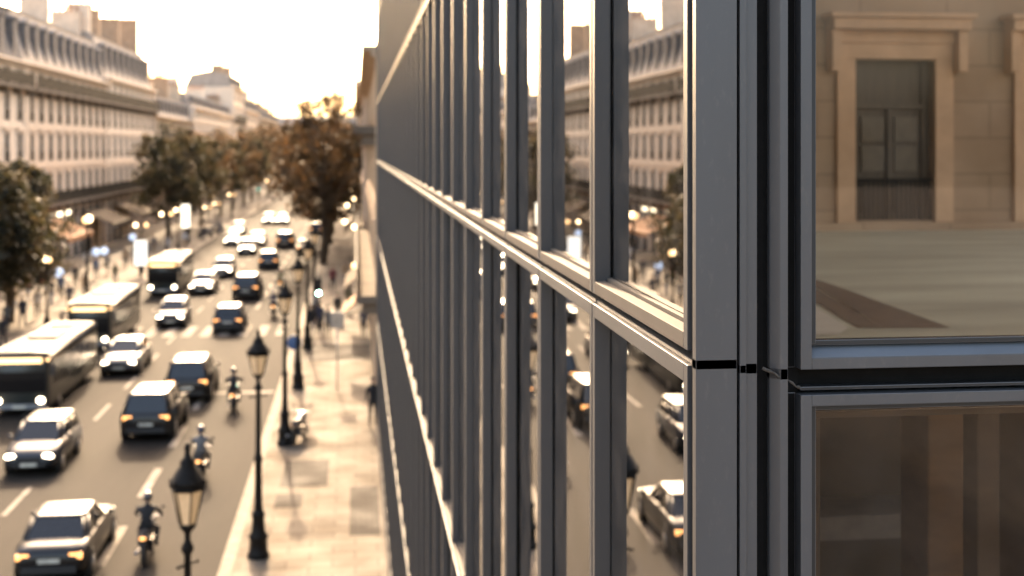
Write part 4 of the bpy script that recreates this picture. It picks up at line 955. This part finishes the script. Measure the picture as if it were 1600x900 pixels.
o = place(mp_, (q.x+.1, q.y, -ROADZ), 2.9, 'blue grey motorcycle parked on the pavement next to a lantern lamp', 'motorcycles on the avenue')
recolour(o, 'bike_paint', M_BGREY)
recolour(o, 'headlight_lit', M_RIM); recolour(o, 'tail_light_lit', M_AWN1)
for u, v, lab in [(330, 372, 'small parked motorcycle nearest of those at the far left kerb'), (342, 366, 'small parked motorcycle second of those at the far left kerb'), (352, 361, 'small parked motorcycle third of those at the far left kerb')]:
    q = at(u, v); o = place(mp_, (KL-0.9, q.y, -ROADZ), 1.9, lab, 'motorcycles parked at the far left kerb'); recolour(o, 'headlight_lit', M_RIM); recolour(o, 'tail_light_lit', M_AWN1)

# ------------------------------------------------------------------ signals and signs
def signal(loc, h, lit, label):
    T = thing('traffic_light', label, 'traffic light', loc, 0, None)
    p = MB(); p.lathe([(.12, 0), (.12, .3), (.055, .36), (.05, h+.5)], seg=10); p.build('pole', M_IRON, T)
    hd = MB(); hd.box(-.16, .16, -.24, -.06, h-.62, h+.42); o = hd.build('signal_head', M_BUMP, T, bevel=.02)
    for k, dz in enumerate((.24, -.1, -.44)):
        e = MB(); e.lathe([(.11, -.012), (.11, .012)], (0, -.252, h+dz), 14, 'y'); e.build('lens', lit if k == 2 else M_TYRE, o)
        v = MB()
        for a in range(7): t0, t1 = math.pi*a/7, math.pi*(a+1)/7; v.quad((.125*math.cos(t0), -.241, h+dz+.125*math.sin(t0)), (.125*math.cos(t1), -.241, h+dz+.125*math.sin(t1)), (.125*math.cos(t1), -.40, h+dz+.115*math.sin(t1)), (.125*math.cos(t0), -.40, h+dz+.115*math.sin(t0)))
        v.build('visor', M_BUMP, o)
q = at_x(498, 457, -2.0); signal((q.x, q.y, 0), q.z + .44, M_GREEN, 'traffic light glaring bright green on the right pavement')
q = at_x(404, 296, -15.9); signal((q.x, q.y, 0), q.z + .44, M_GREEN2, 'distant traffic light glowing green at the left kerb')
def sign(loc, h, label, shape, m_):
    T = thing('road_sign', label, 'sign', loc); p = MB(); p.lathe([(.035, 0), (.03, h+.3)], seg=8); p.build('post', M_RIM, T)
    e = MB()
    if shape == 'round': e.lathe([(.32, -.012), (.32, .012)], (0, -.05, h), 24, 'y')
    else: e.box(-.28, .28, -.062, -.04, h-.34, h+.34)
    e.build('plate', m_, T, bevel=.004)
q = at_x(460, 535, -2.6); sign((q.x, q.y, 0), q.z, 'round blue road sign on a post near a lantern lamp', 'round', M_BLUE)
q = at(527, 610); sign((q.x, q.y, 0), 2.9, 'thin grey post with a small plate in the middle of the right pavement', 'square', M_RIM)
q = at_x(220, 412, -16.4)
T = thing('poster_panel', 'glowing white poster panel standing at the left kerb by the furthest bus', 'sign', (q.x, q.y, 0))
p = MB(); p.box(-.10, .10, -.06, .06, 0, .8); p.build('foot', M_IRON, T)
p = MB(); p.box(-.55, .55, -.1, .1, .8, 2.9); p.build('case', M_IRON, T, bevel=.02)
p = MB(); p.box(-.47, .47, -.112, -.102, .9, 2.8); p.build('poster', glow('white_panel_lit', (1.0, .95, .85), 1.3), T)
q = at_x(290, 340, -17.0)
T = thing('poster_panel', 'tall glowing shop banner under the broad dark tree', 'sign', (q.x, q.y, 0))
p = MB(); p.lathe([(.06, 0), (.05, 4.4)], seg=8); p.build('post', M_IRON, T)
p = MB(); p.box(-.40, .40, -.06, -.02, 1.9, 4.2); p.build('banner', glow('white_banner_lit', (1.0, .88, .68), 2.5), T)
# ------------------------------------------------------------------ clutter on the left pavement: cafe signs that glow cool
for u, v, X, lab in [(150, 421, -21.5, 'cool lit cafe sign left of another under the rust awning'), (163, 420, -21.0, 'cool lit cafe sign right of another under the rust awning'), (92, 445, -20.5, 'cool lit cafe sign before the cream house'), (207, 392, -21.5, 'cool lit cafe sign beside the sand awning')]:
    q = at_x(u, v, X)
    T = thing('cafe_sign', lab, 'sign', (q.x, q.y, 0)); p = MB(); h = max(1.0, q.z); p.lathe([(.22, 0), (.22, .05), (.04, .08), (.035, h)], seg=10); p.build('post', M_IRON, T)
    p = MB(); p.lathe([(.30, -.05), (.32, 0), (.30, .05)], (0, 0, h+.25), 18, 'y'); p.build('disc', M_BLUEL, T)
